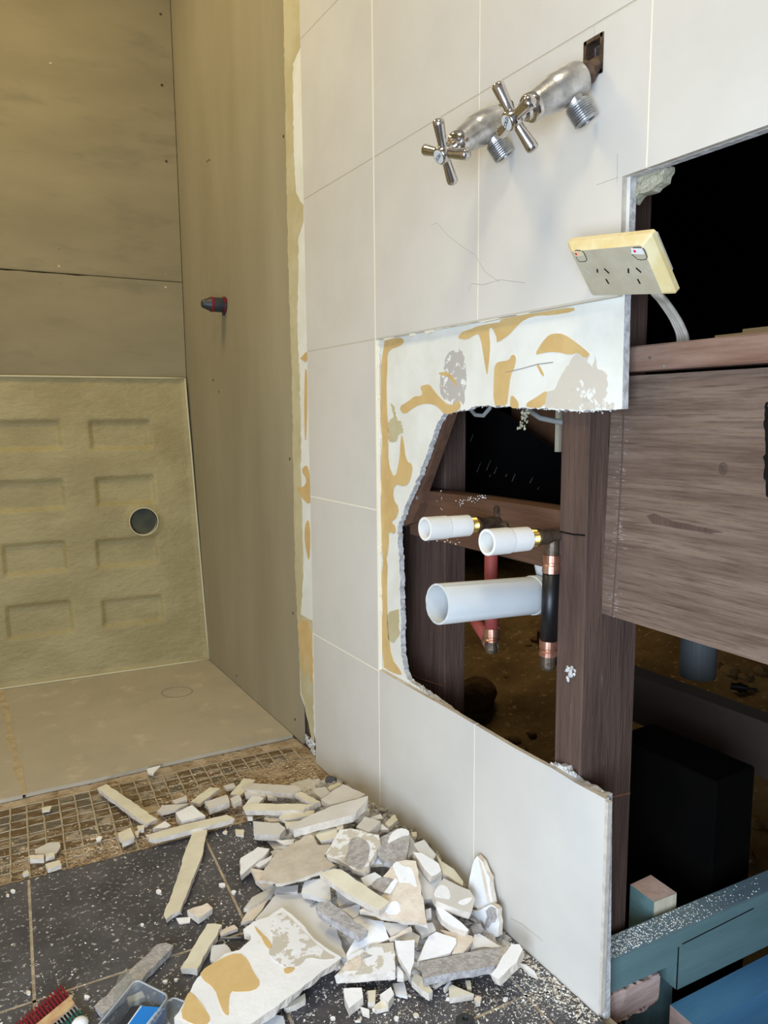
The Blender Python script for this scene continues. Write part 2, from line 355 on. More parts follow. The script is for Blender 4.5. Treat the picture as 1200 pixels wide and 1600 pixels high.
# paper and skim patches left on the bare plaster
def cr(box, k, pts): return [(box[0]+a/k, box[1]+b/k) for a, b in pts]
T5 = (560, 500); K5 = 2.6667; A3 = (590, 510); KA = 6.3158; A4 = (780, 480); K4 = 6.; A5 = (590, 640); K6 = 7.2727
def patch(px, m, x=XP-.0006, it=1, sg=0, amp=0, name='paper_patch', th=.0007, label=None):
    g = G(); g.prism(wallpoly(px, x, it, sg, amp), V((th, 0, 0))); return g.out(name, m, wr, label=label)
patch(cr(A3, KA, [(30, 150), (190, 110), (250, 120), (262, 160), (205, 200), (130, 220), (95, 270), (95, 400), (85, 560), (90, 740), (95, 900), (110, 1000), (105, 1160), (30, 1160)]), 'tan_paper', it=1, label='tan paper left at the tile corner')
patch(cr(A5, K6, [(38, 250), (120, 300), (118, 620), (195, 800), (250, 560), (262, 300), (285, 290), (320, 590), (400, 620), (375, 800), (310, 880), (190, 840), (170, 1010), (245, 1120), (215, 1230), (150, 1280), (205, 1330), (200, 1420), (120, 1380), (130, 1500), (105, 1700), (40, 1700)]), 'tan_paper', x=XP-.0009, it=1)
patch([(596, 870), (606, 870), (604, 930), (607, 990), (612, 1030), (626, 1048), (628, 1056), (610, 1050), (596, 1040)], 'tan_paper', it=1)
patch([(604, 962), (612, 955), (623, 952), (624, 992), (616, 1004), (606, 1000)], 'strip_beige', it=0, sg=3, amp=.7, name='skim_patch')
patch([(610, 630), (615, 634), (620, 655), (627, 658), (630, 676), (622, 680), (620, 690), (608, 690), (606, 662), (615, 650)], 'strip_beige', it=0, sg=2.5, amp=.7, name='skim_patch')
patch(cr(A3, KA, [(210, 795), (300, 740), (370, 685), (420, 690), (445, 660), (415, 595), (470, 575), (510, 572), (560, 640), (620, 710), (700, 780), (760, 765), (800, 715), (825, 800), (760, 850), (660, 872), (600, 800), (540, 765), (450, 762), (370, 790), (255, 878)]), 'tan_paper', it=1, label='tan paper curling over the opening')
patch(cr(A3, KA, [(610, 640), (620, 480), (660, 400), (665, 310), (720, 235), (800, 240), (815, 205), (850, 300), (870, 400), (880, 560), (860, 640), (855, 790), (800, 715), (760, 765), (700, 775), (640, 700)]), 'grey_flaky', x=XP-.0004, it=1, sg=4, amp=1.0, name='skim_patch', label='speckled grey skim patch')
patch(cr(A3, KA, [(595, 460), (660, 445), (720, 470), (770, 540), (785, 600), (740, 550), (700, 495), (620, 480)]), 'tan_paper', x=XP-.0008)
patch(cr(A3, KA, [(800, 95), (830, 55), (930, 25), (960, 5), (1090, -25), (1260, -50), (1340, -75), (1340, 10), (1290, 60), (1200, 160), (1180, 120), (1130, 10), (1095, 20), (1110, 200), (1095, 360), (1080, 500), (1060, 380), (1010, 80), (960, 80), (880, 132), (795, 120)]), 'tan_paper', it=1, label='tan paper under the tile edge')
patch(cr(A4, K4, [(-20, 120), (150, 85), (420, 40), (700, -5), (705, 40), (480, 78), (360, 76), (240, 110), (160, 180), (90, 260), (0, 320), (-30, 330)]), 'tan_paper', x=XP-.0007, it=1)
patch(cr(A4, K4, [(-50, 590), (-35, 530), (0, 510), (90, 500), (120, 440), (155, 460), (150, 540), (105, 640), (85, 800), (70, 920), (0, 925), (-55, 920)]), 'tan_paper', it=1, label='upright strip of tan paper')
patch(cr(A4, K4, [(110, 820), (150, 850), (185, 910), (170, 950), (110, 945), (100, 900)]), 'tan_paper')
patch(cr(A4, K4, [(250, 900), (340, 850), (430, 785), (450, 800), (420, 940), (260, 945)]), 'tan_paper')
patch(cr(A4, K4, [(330, 450), (400, 330), (470, 255), (540, 245), (610, 255), (720, 330), (830, 420), (850, 450), (800, 480), (740, 420), (670, 450), (520, 415), (400, 430)]), 'tan_paper', label='fin-shaped patch of tan paper')
patch(cr(A4, K4, [(345, 535), (370, 535), (425, 640), (400, 645)]), 'tan_paper')
patch(cr(A4, K4, [(420, 800), (520, 770), (600, 610), (680, 480), (740, 420), (850, 450), (820, 510), (880, 580), (900, 420), (920, 580), (990, 610), (1015, 700), (1010, 870), (1080, 900), (1060, 958), (800, 962), (430, 945)]), 'beige_flaky', x=XP-.0004, it=0, sg=5, amp=1.0, name='skim_patch', label='beige flaky skim patch over the opening')
# the strip between the tiles and the cement sheet
S6 = (440, 60); KS = 5.3333
patch([(443, 0), (470, 0), (470, 70), (457, 100), (458, 220), (462, 300), (474, 320), (474, 345), (466, 370), (466, 430), (464, 500), (468, 600), (470, 670), (470, 740), (472, 800), (474, 900), (470, 960), (488, 970), (491, 1190), (486, 1150), (470, 1075), (466, 1000), (461, 900), (459, 780), (456, 600), (450, 400), (446, 200)], 'strip_beige', it=0, sg=7, amp=.5, name='skim_patch', label='beige old glue strip beside the tiles')
patch([(470, 735), (479, 725), (484, 740), (486, 775), (483, 790), (470, 776), (462, 760), (474, 762), (480, 750)], 'tan_paper', x=XP-.0008)
patch([(478, 815), (483, 812), (485, 840), (483, 880), (478, 860), (475, 835)], 'tan_paper', x=XP-.0008)
patch([(478, 550), (484, 556), (477, 566), (469, 560)], 'tan_paper', x=XP-.0008, it=0)
patch([(476, 575), (480, 580), (480, 650), (477, 700), (475, 650)], 'tan_paper', x=XP-.0008)
patch([(464, 968), (487, 970), (489, 1060), (486, 1075), (480, 1030), (476, 1005), (479, 1058), (472, 1050), (468, 1000)], 'tan_paper', x=XP-.0009)
def line(name, px, r, m, parent=wr, x=-.0002, z=None, n=5):
    g = G(); g.tube([onx(q, x) if z is None else onz(q, z) for q in px], r, n); return g.out(name, m, parent)
line('pencil_mark', [(674, 352), (683, 348), (700, 368), (722, 385), (743, 399), (758, 425), (780, 440)], .00028, 'pencil_soft', x=0)
line('pencil_mark', [(733, 455), (737, 443), (755, 445), (782, 437), (820, 442)], .0003, 'pencil_soft', x=0)
line('pencil_mark', [(965, 240), (964, 285)], .0003, 'pencil_soft', x=0)
line('pencil_mark', [(932, 289), (966, 277)], .0003, 'pencil_soft', x=0)
line('pencil_mark', [(790, 582), (815, 576), (840, 569), (864, 566)], .0004, 'pencil', x=XP-.0004)
line('pencil_mark', [(798, 1435), (815, 1443), (830, 1455), (848, 1470)], .0004, 'pencil_soft', x=0)
# ragged plaster crust along the opening
g = G(); rnd = random.Random(11)
def chunk(g, p, s, m=0, rnd=rnd):
    b = len(g.v); k = 6; vs = []
    for i in range(k):
        a = 2*PI*i/k+rnd.uniform(-.3, .3); vs.append(p+V((rnd.uniform(-.4, .1)*s, math.cos(a)*s*rnd.uniform(.6, 1), math.sin(a)*s*rnd.uniform(.5, 1))))
    g.add(vs+[p+V((-s*.7, 0, 0)), p+V((s*.9, 0, 0))], [(i, (i+1) % k, k) for i in range(k)]+[((i+1) % k, i, k+1) for i in range(k)], m)
for pts, s in ((hole_left, .0028), (hole_bot, .0042), (hole_top, .0022)):
    for p in jag([V(q) for q in pts], 2.0, 1.5, rnd, False):
        if rnd.random() < .55: chunk(g, onx(p, .012+rnd.uniform(-.003, .007)), s*rnd.uniform(.4, 1.15))
for _ in range(70):
    t = rnd.random(); chunk(g, onx((862+t*38, 1199+t*14-rnd.random()*10*(1-abs(t-.3))), rnd.uniform(.008, .02)), rnd.uniform(.002, .005))
g.out('plaster_crumble', 'plaster_core', wr, kind='stuff')
g = G(); g.prism([V((.0005, -.5435, .003)), V((.0005, -.5435, .290)), V((.0005, -.549, .289)), V((.0005, -.548, .003))], V((.007, 0, 0))); g.out('edge_grout', 'tile_body', wr)
# cement sheet that carries the wall on into the shower
g = G(); g.prism([V((.0105, 1.19, 0)), V((.0105, .372, .0)), V((.0105, .370, 2.4)), V((.0105, 1.19, 2.4))], V((.006, 0, 0))); g.out('cement_sheet', 'cement', wr, label='grey cement sheet beyond the plaster strip')
for q in [(327, 250), (324, 252), (333, 594), (342, 612), (443, 213), (453, 717), (458, 958), (461, 1124), (370, 1056)]:
    g = G(); p = onx(q, .0105); g.lathe(p, (-1, 0, 0), [(-.001, .0036), (.0006, .0032), (.0006, .001)], 10); g.out('screw_head', 'rusty', wr)
# wall cavity behind the corner hole
g = G(); g.box((.02, .27, -.05), (.10, .395, .22)); g.out('corner_stud', 'timber_dark', wr)
for _ in range(1):
    g = G(); r2 = random.Random(2)
    for k in range(26): chunk(g, V((.010, .305+r2.random()*.05, r2.random()*.03)), r2.uniform(.004, .009), 0, r2)
    g.out('mortar_crumble', 'plaster_core', wr, kind='stuff')
# ------------------------------------------------------------------ back wall
YBK = 1.19
def bk(x, z, d=0): return V((0, YBK, z))+U*x-W2*d
wb = empty('wall_back', (0, YBK+.02, 0), kind='structure')
g = G(); g.prism([bk(.05, 0, -.012), bk(-1.75, 0, -.012), bk(-1.75, 2.4, -.012), bk(.05, 2.4, -.012)], W2*.05); g.out('backing', 'dark', wb)
zl = onp((277, 441.7), bk(0, 0), W2).z; zm = onp((0, 420), bk(0, 0), W2).z
def back_px(q, d=0): return onp(q, bk(0, 0, d), W2)
sh = [(-2, 419.5), (100, 427), (180, 432.5), (276.2, 440.8)]
def sheetp(pxs, d, name, m, **k):
    g = G(); P = [back_px(q, d) for q in pxs]; g.prism(P, W2*.006); return g.out(name, m, wb, **k)
P = [back_px((-2, 419.6)), back_px((276.6, 440.6))]; dz = (P[0].z-P[1].z)/((P[0]-P[1]).length)
def atz(x): return P[1].z+dz*abs(x-.0)*.98
g = G(); g.prism([bk(.0088, atz(0)+.001, .0), bk(-1.72, atz(-1.72)+.001), bk(-1.72, 2.4), bk(.0088, 2.4)], W2*.006); g.out('cement_sheet', 'cement_back', wb)
g = G(); g.prism([bk(.0088, 0), bk(-1.72, 0), bk(-1.72, atz(-1.72)-.0012)] + [bk(-x, atz(-x)-.0012-random.uniform(0, .0022)*(x > .2)) for x in [1.2, 1., .8, .6, .5, .47, .44, .41, .38, .35, .32, .29, .26, .2, .1]] + [bk(.0088, atz(0)-.001)], W2*.006); g.out('cement_sheet', 'cement_back', wb)
# shallow tapered edge of the upper sheet
g = G(); g.prism([bk(-.004, atz(0)+.004, .0006), bk(-1.72, atz(-1.72)+.004, .0006), bk(-1.72, atz(-1.72)+.040, .0006), bk(-.004, atz(0)+.036, .0006)], W2*.0006); g.out('sheet_edge', 'cement_back', wb)
for q, m in [((79, 99), 'joint_paste'), (( 251, 22), 'rusty'), ((253, 133), 'rusty'), ((260, 252), 'rusty'), ((92, 416), 'joint_paste'), ((259, 428), 'cement'), ((259, 449), 'joint_paste'), ((93, 441), 'cement'), ((91, 387), 'cement')]:
    g = G(); g.lathe(back_px(q, .0002), -W2, [(-.001, .0042), (.0009, .0036), (.0009, .0012)], 10); g.out('screw_head', m, wb)
# ------------------------------------------------------------------ other walls, ceiling, added shell that darkens the cavity
def room(name, lo, hi, m):
    g = G(); g.box(lo, hi); return g.out(name, m, None, kind='structure', base=lo)
room('wall_left', (-1.75, -2.6, 0), (-1.70, 1.33, 2.4), 'room_paint')
room('ceiling', (-1.75, -2.6, 2.4), (.02, 1.33, 2.45), 'room_paint')
g = G()
g.box((-1.75, -2.65, 0), (-1.6, -2.6, 2.4)); g.box((-.5, -2.65, 0), (0.02, -2.6, 2.4)); g.box((-1.6, -2.65, 2.05), (-.5, -2.6, 2.4))
g.out('wall_front', 'room_paint', None, kind='structure', base=(0, -2.6, 0))
room('dark_shell_far', (3.4, -3, -1), (3.45, 4, 2.5), 'void')  # unseen near-black shell, added to keep the cavity dark
room('dark_shell_left', (.1, 3.4, -1), (3.4, 3.45, 2.5), 'void')
room('dark_shell_right', (.02, -3.05, -1), (3.4, -3.0, 2.5), 'void')
room('dark_shell_top', (.019, -3, 2.4), (3.4, 3.4, 2.45), 'void')
# added shell wall closes the shower side of the darkened cavity
room('dark_shell_shower', (.10, .40, -.3), (.12, 3.4, 2.4), 'void')
# ------------------------------------------------------------------ floor
fl = empty('floor', (0, 0, 0), kind='structure')
g = G(); g.box((-1.7, -2.6, -.10), (.018, 1.3, -.0085)); g.out('slab', 'screed', fl)
FO = V((-.592, .1455, 0)); PITCH = .289
def fp(i, j, z=0, di=0, dj=0): return FO+U*(PITCH*i+di)+W2*(PITCH*j+dj)+V((0, 0, z))
gp = .0022
for i in range(-3, 3):
    for j in range(-9, 0):
        a, b, c, d = fp(i, j, 0, gp, gp), fp(i+1, j, 0, -gp, gp), fp(i+1, j+1, 0, -gp, -gp if j < -1 else 0), fp(i, j+1, 0, gp, -gp if j < -1 else 0)
        if min(a.x, d.x) > -.005: continue
        for p in (a, b, c, d): p.x = min(p.x, -.001)
        g = G(); g.prism([a, b, c, d], V((0, 0, -.008))); g.out('floor_tile', 'floor_tile', fl)
g = G()
for i in range(-2, 3):
    a = fp(i, -9); b = fp(i, 0)
    g.prism([a-U*gp, a+U*gp, b+U*gp, b-U*gp], V((0, 0, -.008)))
for j in range(-8, 0):
    a = fp(-3, j); b = fp(2.04, j); g.prism([a-W2*gp, b-W2*gp, b+W2*gp, a+W2*gp], V((0, 0, -.008)))
for v in g.v:
    if v.z > -.001: v.z -= .0006
    v.x = min(v.x, -.0015)
g.out('grout_line', 'floor_grout', fl)
# cement sheets on the shower floor
A = onz((0, 1250)); B = onz((452, 1150)); C0 = onz((325, 1026), 0); D0 = onz((0, 1076), 0)
fd = (B-A).normalized()
def fs(x, t): # t = 0 front edge, 1 back edge
    f = A+fd*((x-A.x)/fd.x); return V((x, f.y*(1-t)+(1.19-.07*x)*t, 0))
def sheetfl(x0, x1, **k):
    n = 14; pts = [fs(x0+(x1-x0)*i/n, 0)+V((0, random.uniform(-.002, .002), 0)) for i in range(n+1)]+[fs(x1, 1), fs(x0, 1)]
    g = G(); g.prism([p+V((0, 0, .001)) for p in pts], V((0, 0, -.008))); return g.out('cement_sheet', 'cement_floor', fl, **k)
sheetfl(-.568, .009); sheetfl(-1.69, -.574)
g = G(); pts = []
for k in range(18): pts.append(fs(-.576+random.uniform(-.008, .002), k/17)+V((0, 0, .0016)))
for k in range(18): pts.append(fs(-.566+random.uniform(-.002, .008), 1-k/17)+V((0, 0, .0016)))
g.prism(pts, V((0, 0, -.002))); g.out('joint_filler', 'joint_paste', fl)
el = [(276.5+24*math.cos(t), 1081.5+8*math.sin(t)-1.5*math.cos(t)) for t in [2*PI*i/28 for i in range(30)]]
line('pencil_circle', el, .0007, 'pencil', fl, z=.0012)
line('pencil_mark', [(262, 1082), (272, 1080), (288, 1083)], .0005, 'pencil_soft', fl, z=.0012)
line('pencil_mark', [(300, 1105), (325, 1120), (350, 1145), (360, 1155)], .0004, 'pencil_soft', fl, z=.0012)
# band of old mosaic bed: glue squares between raised grout lines
bed = empty('mosaic_bed', (-.3, .28, -.008)); bed.parent = fl; ORG[bed.name] = V((-.3, .28, -.008))
MU = .0293
mo = onz((41, 1253)); 
dustc = [(onz((430, 1215)), .085), (onz((215, 1262)), .028), (onz((350, 1232)), .05), (onz((150, 1345)), .05), (onz((290, 1240)), .02), (onz((240, 1290)), .05), (onz((470, 1195)), .06), (onz((60, 1345)), .02)]
sq = None; rnd = random.Random(8)
def bp(i, j, du=0, dv=0, z=0): return V((mo.x, mo.y, 0))+U*(MU*i+du)+W2*(-MU*j+dv)+V((0, 0, z))
me_sq = []
for v in range(6):
    g = G(); h = MU/2-.0016; pts = []
    for (sx, sy) in ((-1, -1), (1, -1), (1, 1), (-1, 1)):
        for k in range(3):
            t = -1+2*k/3; x, y = (t, -1) if (sx, sy) == (-1, -1) else (1, t) if (sx, sy) == (1, -1) else (-t, 1) if (sx, sy) == (1, 1) else (-1, -t)
            pts.append((U*x+W2*y)*h*rnd.uniform(.90, 1)+V((0, 0, .0012)))
    cen = V((rnd.uniform(-.003, .003), rnd.uniform(-.003, .003), .0022)); n = len(pts)
    me = bpy.data.meshes.new('adhesive_square'); me.from_pydata(pts+[cen]+[p-V((0, 0, .002)) for p in pts], [], [(i, (i+1) % n, n) for i in range(n)]+[(i, n+1+i, n+1+(i+1) % n, (i+1) % n) for i in range(n)])
    me.materials.append(M['adhesive' if v < 4 else 'adhesive_grey']); me_sq.append(me)
cnt = 0
for i in range(-3, 20):
    for j in range(0, 11):
        c = bp(i+.5, j+.5)
        fr = A+fd*((c.x-A.x)/fd.x)
        if c.y > fr.y-.012 or c.y < (FO+U*((c.x-FO.x))).y+.014 or c.x > -.02: continue
        dd = min((V((c.x-q.x, c.y-q.y)).length-r) for q, r in dustc)
        if dd < rnd.uniform(-.02, .012) or (j > 6 and rnd.random() < .45): continue
        o = bpy.data.objects.new('adhesive_square', me_sq[rnd.randrange(6)]); col.objects.link(o); o.parent = bed; cnt += 1
        o.location = V((c.x, c.y, -.0082))-V((-.3, .28, -.008))
g = G()
def clipy(x, lo): 
    fr = A+fd*((x-A.x)/fd.x); return fr.y-.004 if not lo else (FO+U*(x-FO.x)).y+.006
for i in range(-3, 20):
    pts = []
    for j in range(0, 23):
        p = bp(i, j*.5, rnd.gauss(0, .0004), 0, -.0064)
        if p.x < -.01 and clipy(p.x, 1) < p.y < clipy(p.x, 0) and not any(V((p.x-q.x, p.y-q.y)).length < r*.6 for q, r in dustc): pts.append(p)
        else:
            if len(pts) > 1: g.tube(pts, .0016, 6)
            pts = []
    if len(pts) > 1: g.tube(pts, .0016, 6)
for j in range(0, 11):
    pts = []
    for i in range(-6, 41):
        p = bp(i*.5, j, 0, rnd.gauss(0, .0005), -.0068)
        if p.x < -.01 and clipy(p.x, 1) < p.y < clipy(p.x, 0) and not any(V((p.x-q.x, p.y-q.y)).length < r*.75 for q, r in dustc): pts.append(p)
        else:
            if len(pts) > 1: g.tube(pts, .0010, 6)
            pts = []
    if len(pts) > 1: g.tube(pts, .0010, 6)
g.out('grout_ridge', 'mesh_line', bed)
# ------------------------------------------------------------------ shower tray standing against the back wall
ptl, ptr = onp((-1, 588.2), bk(0, 0, .004), W2), onp((288, 592), bk(0, 0, .004), W2)
pbr, pbl = onz((324, 1025), .003), onz((-1, 1075), .003)
ax = (ptl-ptr).normalized(); dn = ((pbr-ptr)+(pbl-ptl)).normalized(); nrm = ax.cross(dn).normalized()
if nrm.y > 0: nrm = -nrm
TR = empty('shower_tray', pbr, 'olive-beige moulded shower tray stood on its edge against the back wall', 'shower tray')
Hh = (pbr-ptr).length
pbr = onx((325, 1026.5), .0095); pbr.z = .002; bd_ = (pbl-pbr).normalized()
def tp(a, b, h=0):
    t = ptr+ax*a; q = pbr+bd_*a; v = t+(q-t)*(b/Hh); nn = ax.cross((q-t).normalized()).normalized(); nn = nn if nn.y < 0 else -nn
    return v+nn*h
def pj(X):
    d = V(X)-CAM; z = d.dot(_f); return V((600+CF*d.dot(CR)/z, 800-CF*d.dot(CU)/z))
def tpx(q):
    a, b = .4, .4; q = V(q)
    for _ in range(12):
        p = pj(tp(a, b)); ja, jb = (pj(tp(a+1e-3, b))-p)/1e-3, (pj(tp(a, b+1e-3))-p)/1e-3; d = q-p; D = ja.x*jb.y-ja.y*jb.x
        a += (d.x*jb.y-d.y*jb.x)/D; b += (ja.x*d.y-ja.y*d.x)/D
    return a, b
rects = [[(-40, 656), (93, 659), (94, 703), (-40, 703)], [(140, 656), (234, 658), (236, 702), (143, 700)], [(-30, 752), (98, 751), (100, 796), (-30, 800)], [(149, 745), (240, 745), (243, 780), (155, 794)],
         [(5, 850), (100, 847), (105, 892), (8, 899)], [(150, 843), (190, 841), (250, 880), (155, 885)], [(10, 948), (110, 938), (114, 985), (14, 1000)], [(160, 938), (252, 930), (256, 968), (163, 980)]]
R = []
for r in rects:
    t = [tpx(q) for q in r]; R.append((min(a for a, b in t[:4:1]), max(a for a, b in t), sum(b for a, b in t[:2])/2, sum(b for a, b in t[2:])/2))
R[5] = (tpx((246, 870))[0], tpx((152, 870))[0], tpx((170, 843))[1], tpx((200, 883))[1])
ha, hb = tpx((224, 815)); HR = .041
def ss(d, w_): t = max(0, min(1, d/w_)); return t*t*(3-2*t)
nx, ny = 150, 150; vs_, fs_ = [], []
for j in range(ny+1):
    for i in range(nx+1):
        a, b = .9*i/nx, Hh*j/ny
        h = .016*(1-ss(min(a, .9-a, b, Hh-b), .012))*.35 + .004
        for (a0, a1, b0, b1) in R:
            d = min(a-a0, a1-a, b-b0, b1-b); h -= .011*ss(d+.003, .009)
        h += .004*ss(tpx((232, 700))[0]-a, .01)*0
        dh = math.hypot(a-ha, b-hb); h += .006*(1-ss(dh-HR, .02)) if dh > 0 else 0
        h += .003*math.sin(a*31)*math.sin(b*23)*.3
        vs_.append((a, b, h))
for j in range(ny):
    for i in range(nx):
        q = [j*(nx+1)+i, j*(nx+1)+i+1, (j+1)*(nx+1)+i+1, (j+1)*(nx+1)+i]
        c = (sum(vs_[k][0] for k in q)/4, sum(vs_[k][1] for k in q)/4)
        if math.hypot(c[0]-ha, c[1]-hb) > HR+.001: fs_.append(tuple(q))
# snap the rim of the drain hole round
for k, (a, b, h) in enumerate(vs_):
    d = math.hypot(a-ha, b-hb)
    if d < HR+.006 and d > 1e-6: s = HR/d if d > HR-.006 else 1; vs_[k] = (ha+(a-ha)*s, hb+(b-hb)*s, h)
o = obj('tray_body', [tp(*v) for v in vs_], fs_, 'tray', TR, smooth=True)
g = G(); g.lathe(tp(ha, hb, .012), -nrm, [(0, HR-.001), (.001, HR+.0025), (-.0008, HR+.002), (-.001, HR-.0005), (.03, HR-.002)], 48, 0, (0, 0)); g.out('drain_rim', 'tray_edge', TR, smooth=True)
g = G()
for a0, b0, a1, b1 in ((0, 0, .9, 0), (0, 0, 0, Hh), (0, Hh, .9, Hh)):
    g.tube([tp(a0+(a1-a0)*t/12, b0+(b1-b0)*t/12, .0105+random.uniform(-.0006, .0006)) for t in range(13)], .0028, 8)
g.out('rim', 'tray_edge', TR, smooth=True)
g = G(); g.lathe(tp(ha, hb, -.012), nrm, [(0, .0005), (0, HR-.0015), (.022, HR-.0012)], 40, 0, (0, 0)); g.out('drain_hole_dark', 'drain_dark', TR)  # dark olive cup added to make the drain hole dark inside
# ------------------------------------------------------------------ timbers behind the wall
def depth(X): return (V(X)-CAM).dot(_f)
def timber(name, lo, hi, m, label, ch=.0015, cat='timber', group=None):
    g = G(); g.box(lo, hi, 0, None, ch); return g.out(name, m, None, label=label, cat=cat, group=group, base=lo)
SY = -.4845
st = timber('wall_stud', (.0185, SY, -.34), (.117, -.437, 2.38), 'timber_dark', 'dark brown stud right of the pipes with a white plaster dab on it')
g = G(); r2 = random.Random(4)
for _ in range(26):
    q = (890+r2.gauss(0, 3.2), 1050+r2.gauss(0, 5)); chunk(g, onx(q, .0175), r2.uniform(.002, .0042), 0, r2)
g.out('plaster_dab', 'plaster_core', st, label='white plaster dab')
g = G(); g.tube([V((.018, -.4375, .607)), V((.018, -.463, .6065)), V((.018, SY+.002, .608))], .0011, 6); g.out('scribed_line', 'dark', st)
g = G(); g.tube([V((.0195, SY-.0001, .246)), V((.05, SY-.0001, .243)), V((.08, SY-.0001, .244)), V((.115, SY-.0001, .240))], .0011, 6); g.out('rust_line', 'timber_rust', st)
lx = .081; yl = onx((695, 950), lx).y
ls = timber('wall_stud', (lx, yl, -.34), (lx+.045, .12, 2.38), 'timber_dark', 'dark brown stud along the left side of the opening')
g = G(); g.tube([onx((626, 1048), lx), onx((660, 1062), lx), onx((693, 1072), lx)], .0012, 6); g.out('rust_line', 'timber_rust', ls)
nx0 = .036; zt, zb = onx((770, 782), nx0).z, onx((750, 862), nx0).z
ng = timber('nogging', (nx0, SY+.048, zb), (lx-.0005, onx((640, 820), nx0).y, zt), 'timber_dark_y', 'brown nogging carrying the two capped water outlets', cat='timber')
g = G(); r2 = random.Random(14)
for c, s, k in (((735, 780), (9, 2), 22), ((752, 776), (5, 1.5), 16), ((722, 786), (4, 3), 12), ((690, 775), (3, 8), 10), ((700, 846), (12, 3), 12), ((790, 850), (3, 3), 6)):
    for _ in range(k): chunk(g, onx((c[0]+r2.gauss(0, s[0]), c[1]-.0*k+r2.gauss(0, s[1])), nx0-.0002), r2.uniform(.0005, .0016), 0, r2)
g.out('plaster_splash', 'white', ng, kind='stuff')
g = G(); P = [onx(q, .0195) for q in [(712, 610), (701, 648), (659, 768), (657, 786), (643, 817), (623, 824), (612, 824), (600, 800), (680, 610)]]
g.prism(P, V((.016, 0, 0)))
br = g.out('diagonal_brace', 'timber_dark_y', None, label='dark diagonal brace following the broken plaster edge', cat='timber')
g = G(); g.lathe(onx((652, 778), .0195), (-1, 0, 0), [(-.001, .0035), (.0012, .003), (.0012, .001)], 10); g.out('nail_head', 'dull_chrome', br)
# wide weathered board and the ledger above it
bx = .05
g = G(); P = [onx(q, bx) for q in [(957.5, 586), (939, 958)]]; zB = P[1].z; zTp = onx((1000, 586.5), bx).z
ytop, ybot = P[0].y, P[1].y
prof = [(ytop, zTp), (ybot, zB)] + [(ybot-(1.5+ybot)*t, zB-.012*t) for t in (.1, .3, 1)] + [(-1.5, zTp)]
g.prism([V((bx, a, b)) for a, b in prof], V((.028, 0, 0)))
bd = g.out('wide_board', 'board_brown', None, label='wide weathered brown board with a knot, nailed beside the stud', cat='board')
g = G(); g.tube([onx(q, bx-.0001) for q in [(976, 588), (972, 720), (964, 860), (956.5, 964)]], .0011, 6); g.out('saw_line', 'timber_dark', bd)
g = G()
r2 = random.Random(5)
for _ in range(330):
    t = r2.random(); c = (974-17*t**1.2+r2.gauss(0, 5)-(1-t)*0, 600+365*t)
    if r2.random() < .5*(math.exp(-((t-.6)/.13)**2)+math.exp(-((t-.95)/.05)**2)+.25): 
        p = onx((c[0]-r2.random()*3, c[1]), bx-.0002); L = r2.uniform(.002, .007); g.prism([p, p+V((0, 0, .0006)), p+V((0, -L, .0007)), p+V((0, -L, 0))], V((.0004, 0, 0)))
g.out('dust_streak', 'board_end', bd, kind='stuff')
g = G(); c = onx((1130, 732), bx-.0003)
for k, r_ in enumerate((.006, .0035, .0015)): g.tube([c+V((0, math.cos(a)*r_*.8, math.sin(a)*r_)) for a in [2*PI*i/18 for i in range(19)]], .0006, 5, 0)
g.out('knot', 'timber_dark', bd)
g = G(); P = [onx(q, bx-.0004) for q in [(1010, 806), (1022, 802), (1050, 814), (1120, 829), (1130, 832), (1110, 833), (1060, 826), (1020, 818)]]; g.prism(P, V((.0006, 0, 0))); g.out('bark_streak', 'timber_dark', bd)
g = G(); P = [onx(q, bx-.0005) for q in [(1197, 628), (1193, 660), (1196, 700), (1193, 740), (1197, 775), (1230, 790), (1230, 625)]]; g.prism(jag(P, .004, .0006), V((.0006, 0, 0))); g.out('saw_cut_stain', 'dark', bd)
g = G(); g.box((.042, -1.5, zTp+.0045), (.078, SY-.001, .8365), 0, None, .002); led = g.out('ledger', 'timber_red', None, label='reddish brown batten on top of the wide board', cat='timber', base=(.042, -1.5, .8))
for q in [(1016, 559), (1038, 572)]:
    g = G(); g.lathe(onx(q, .042), (-1, 0, 0), [(-.001, .002), (.0008, .0018), (.0008, .001)], 8); g.out('nail_head', 'dull_chrome', led)
# laths lying on the ledger, far side
for k in range(3):
    g = G(); y0 = -.60-.02*k; g.box((.09+.02*k, -1.1, .838+.006*k), (.103+.02*k, y0, .844+.006*k))
    g.out('lath', 'lath', None, label='thin tan lath behind the reddish batten', cat='lath', group='tan laths behind the batten')
# treated floor frame
J = V((.997, -.0775, 0)).normalized(); JN = V((J.y, -J.x, 0)) # towards the camera (-y)
if JN.y > 0: JN = -JN
JZ = .05; a0 = onz((951, 1503), JZ); 
def jp(s, d, z): return V((a0.x, a0.y, 0))+J*s-JN*d+V((0, 0, z))
jd = .036
pr = [(0, JZ), (1.6, JZ), (1.6, -.040), (.128, -.040), (.128, .003), (0, .003)]
g = G(); g.prism([jp(s, 0, z) for s, z in pr], -JN*jd, 0, 0)
jo = g.out('floor_joist', 'treated_green', None, label='green treated joist end against the cut wall, dusted with plaster', cat='timber')
g = G(); g.prism([jp(.0005, .001, JZ+.0006), jp(1.59, .001, JZ+.0006), jp(1.59, jd-.001, JZ+.0006), jp(.0005, jd-.001, JZ+.0006)], V((0, 0, -.0012))); g.out('top_face', 'treated_top', jo, label='paler top face')  # thin paler layer over the top of the joist
g = G(); r2 = random.Random(3)
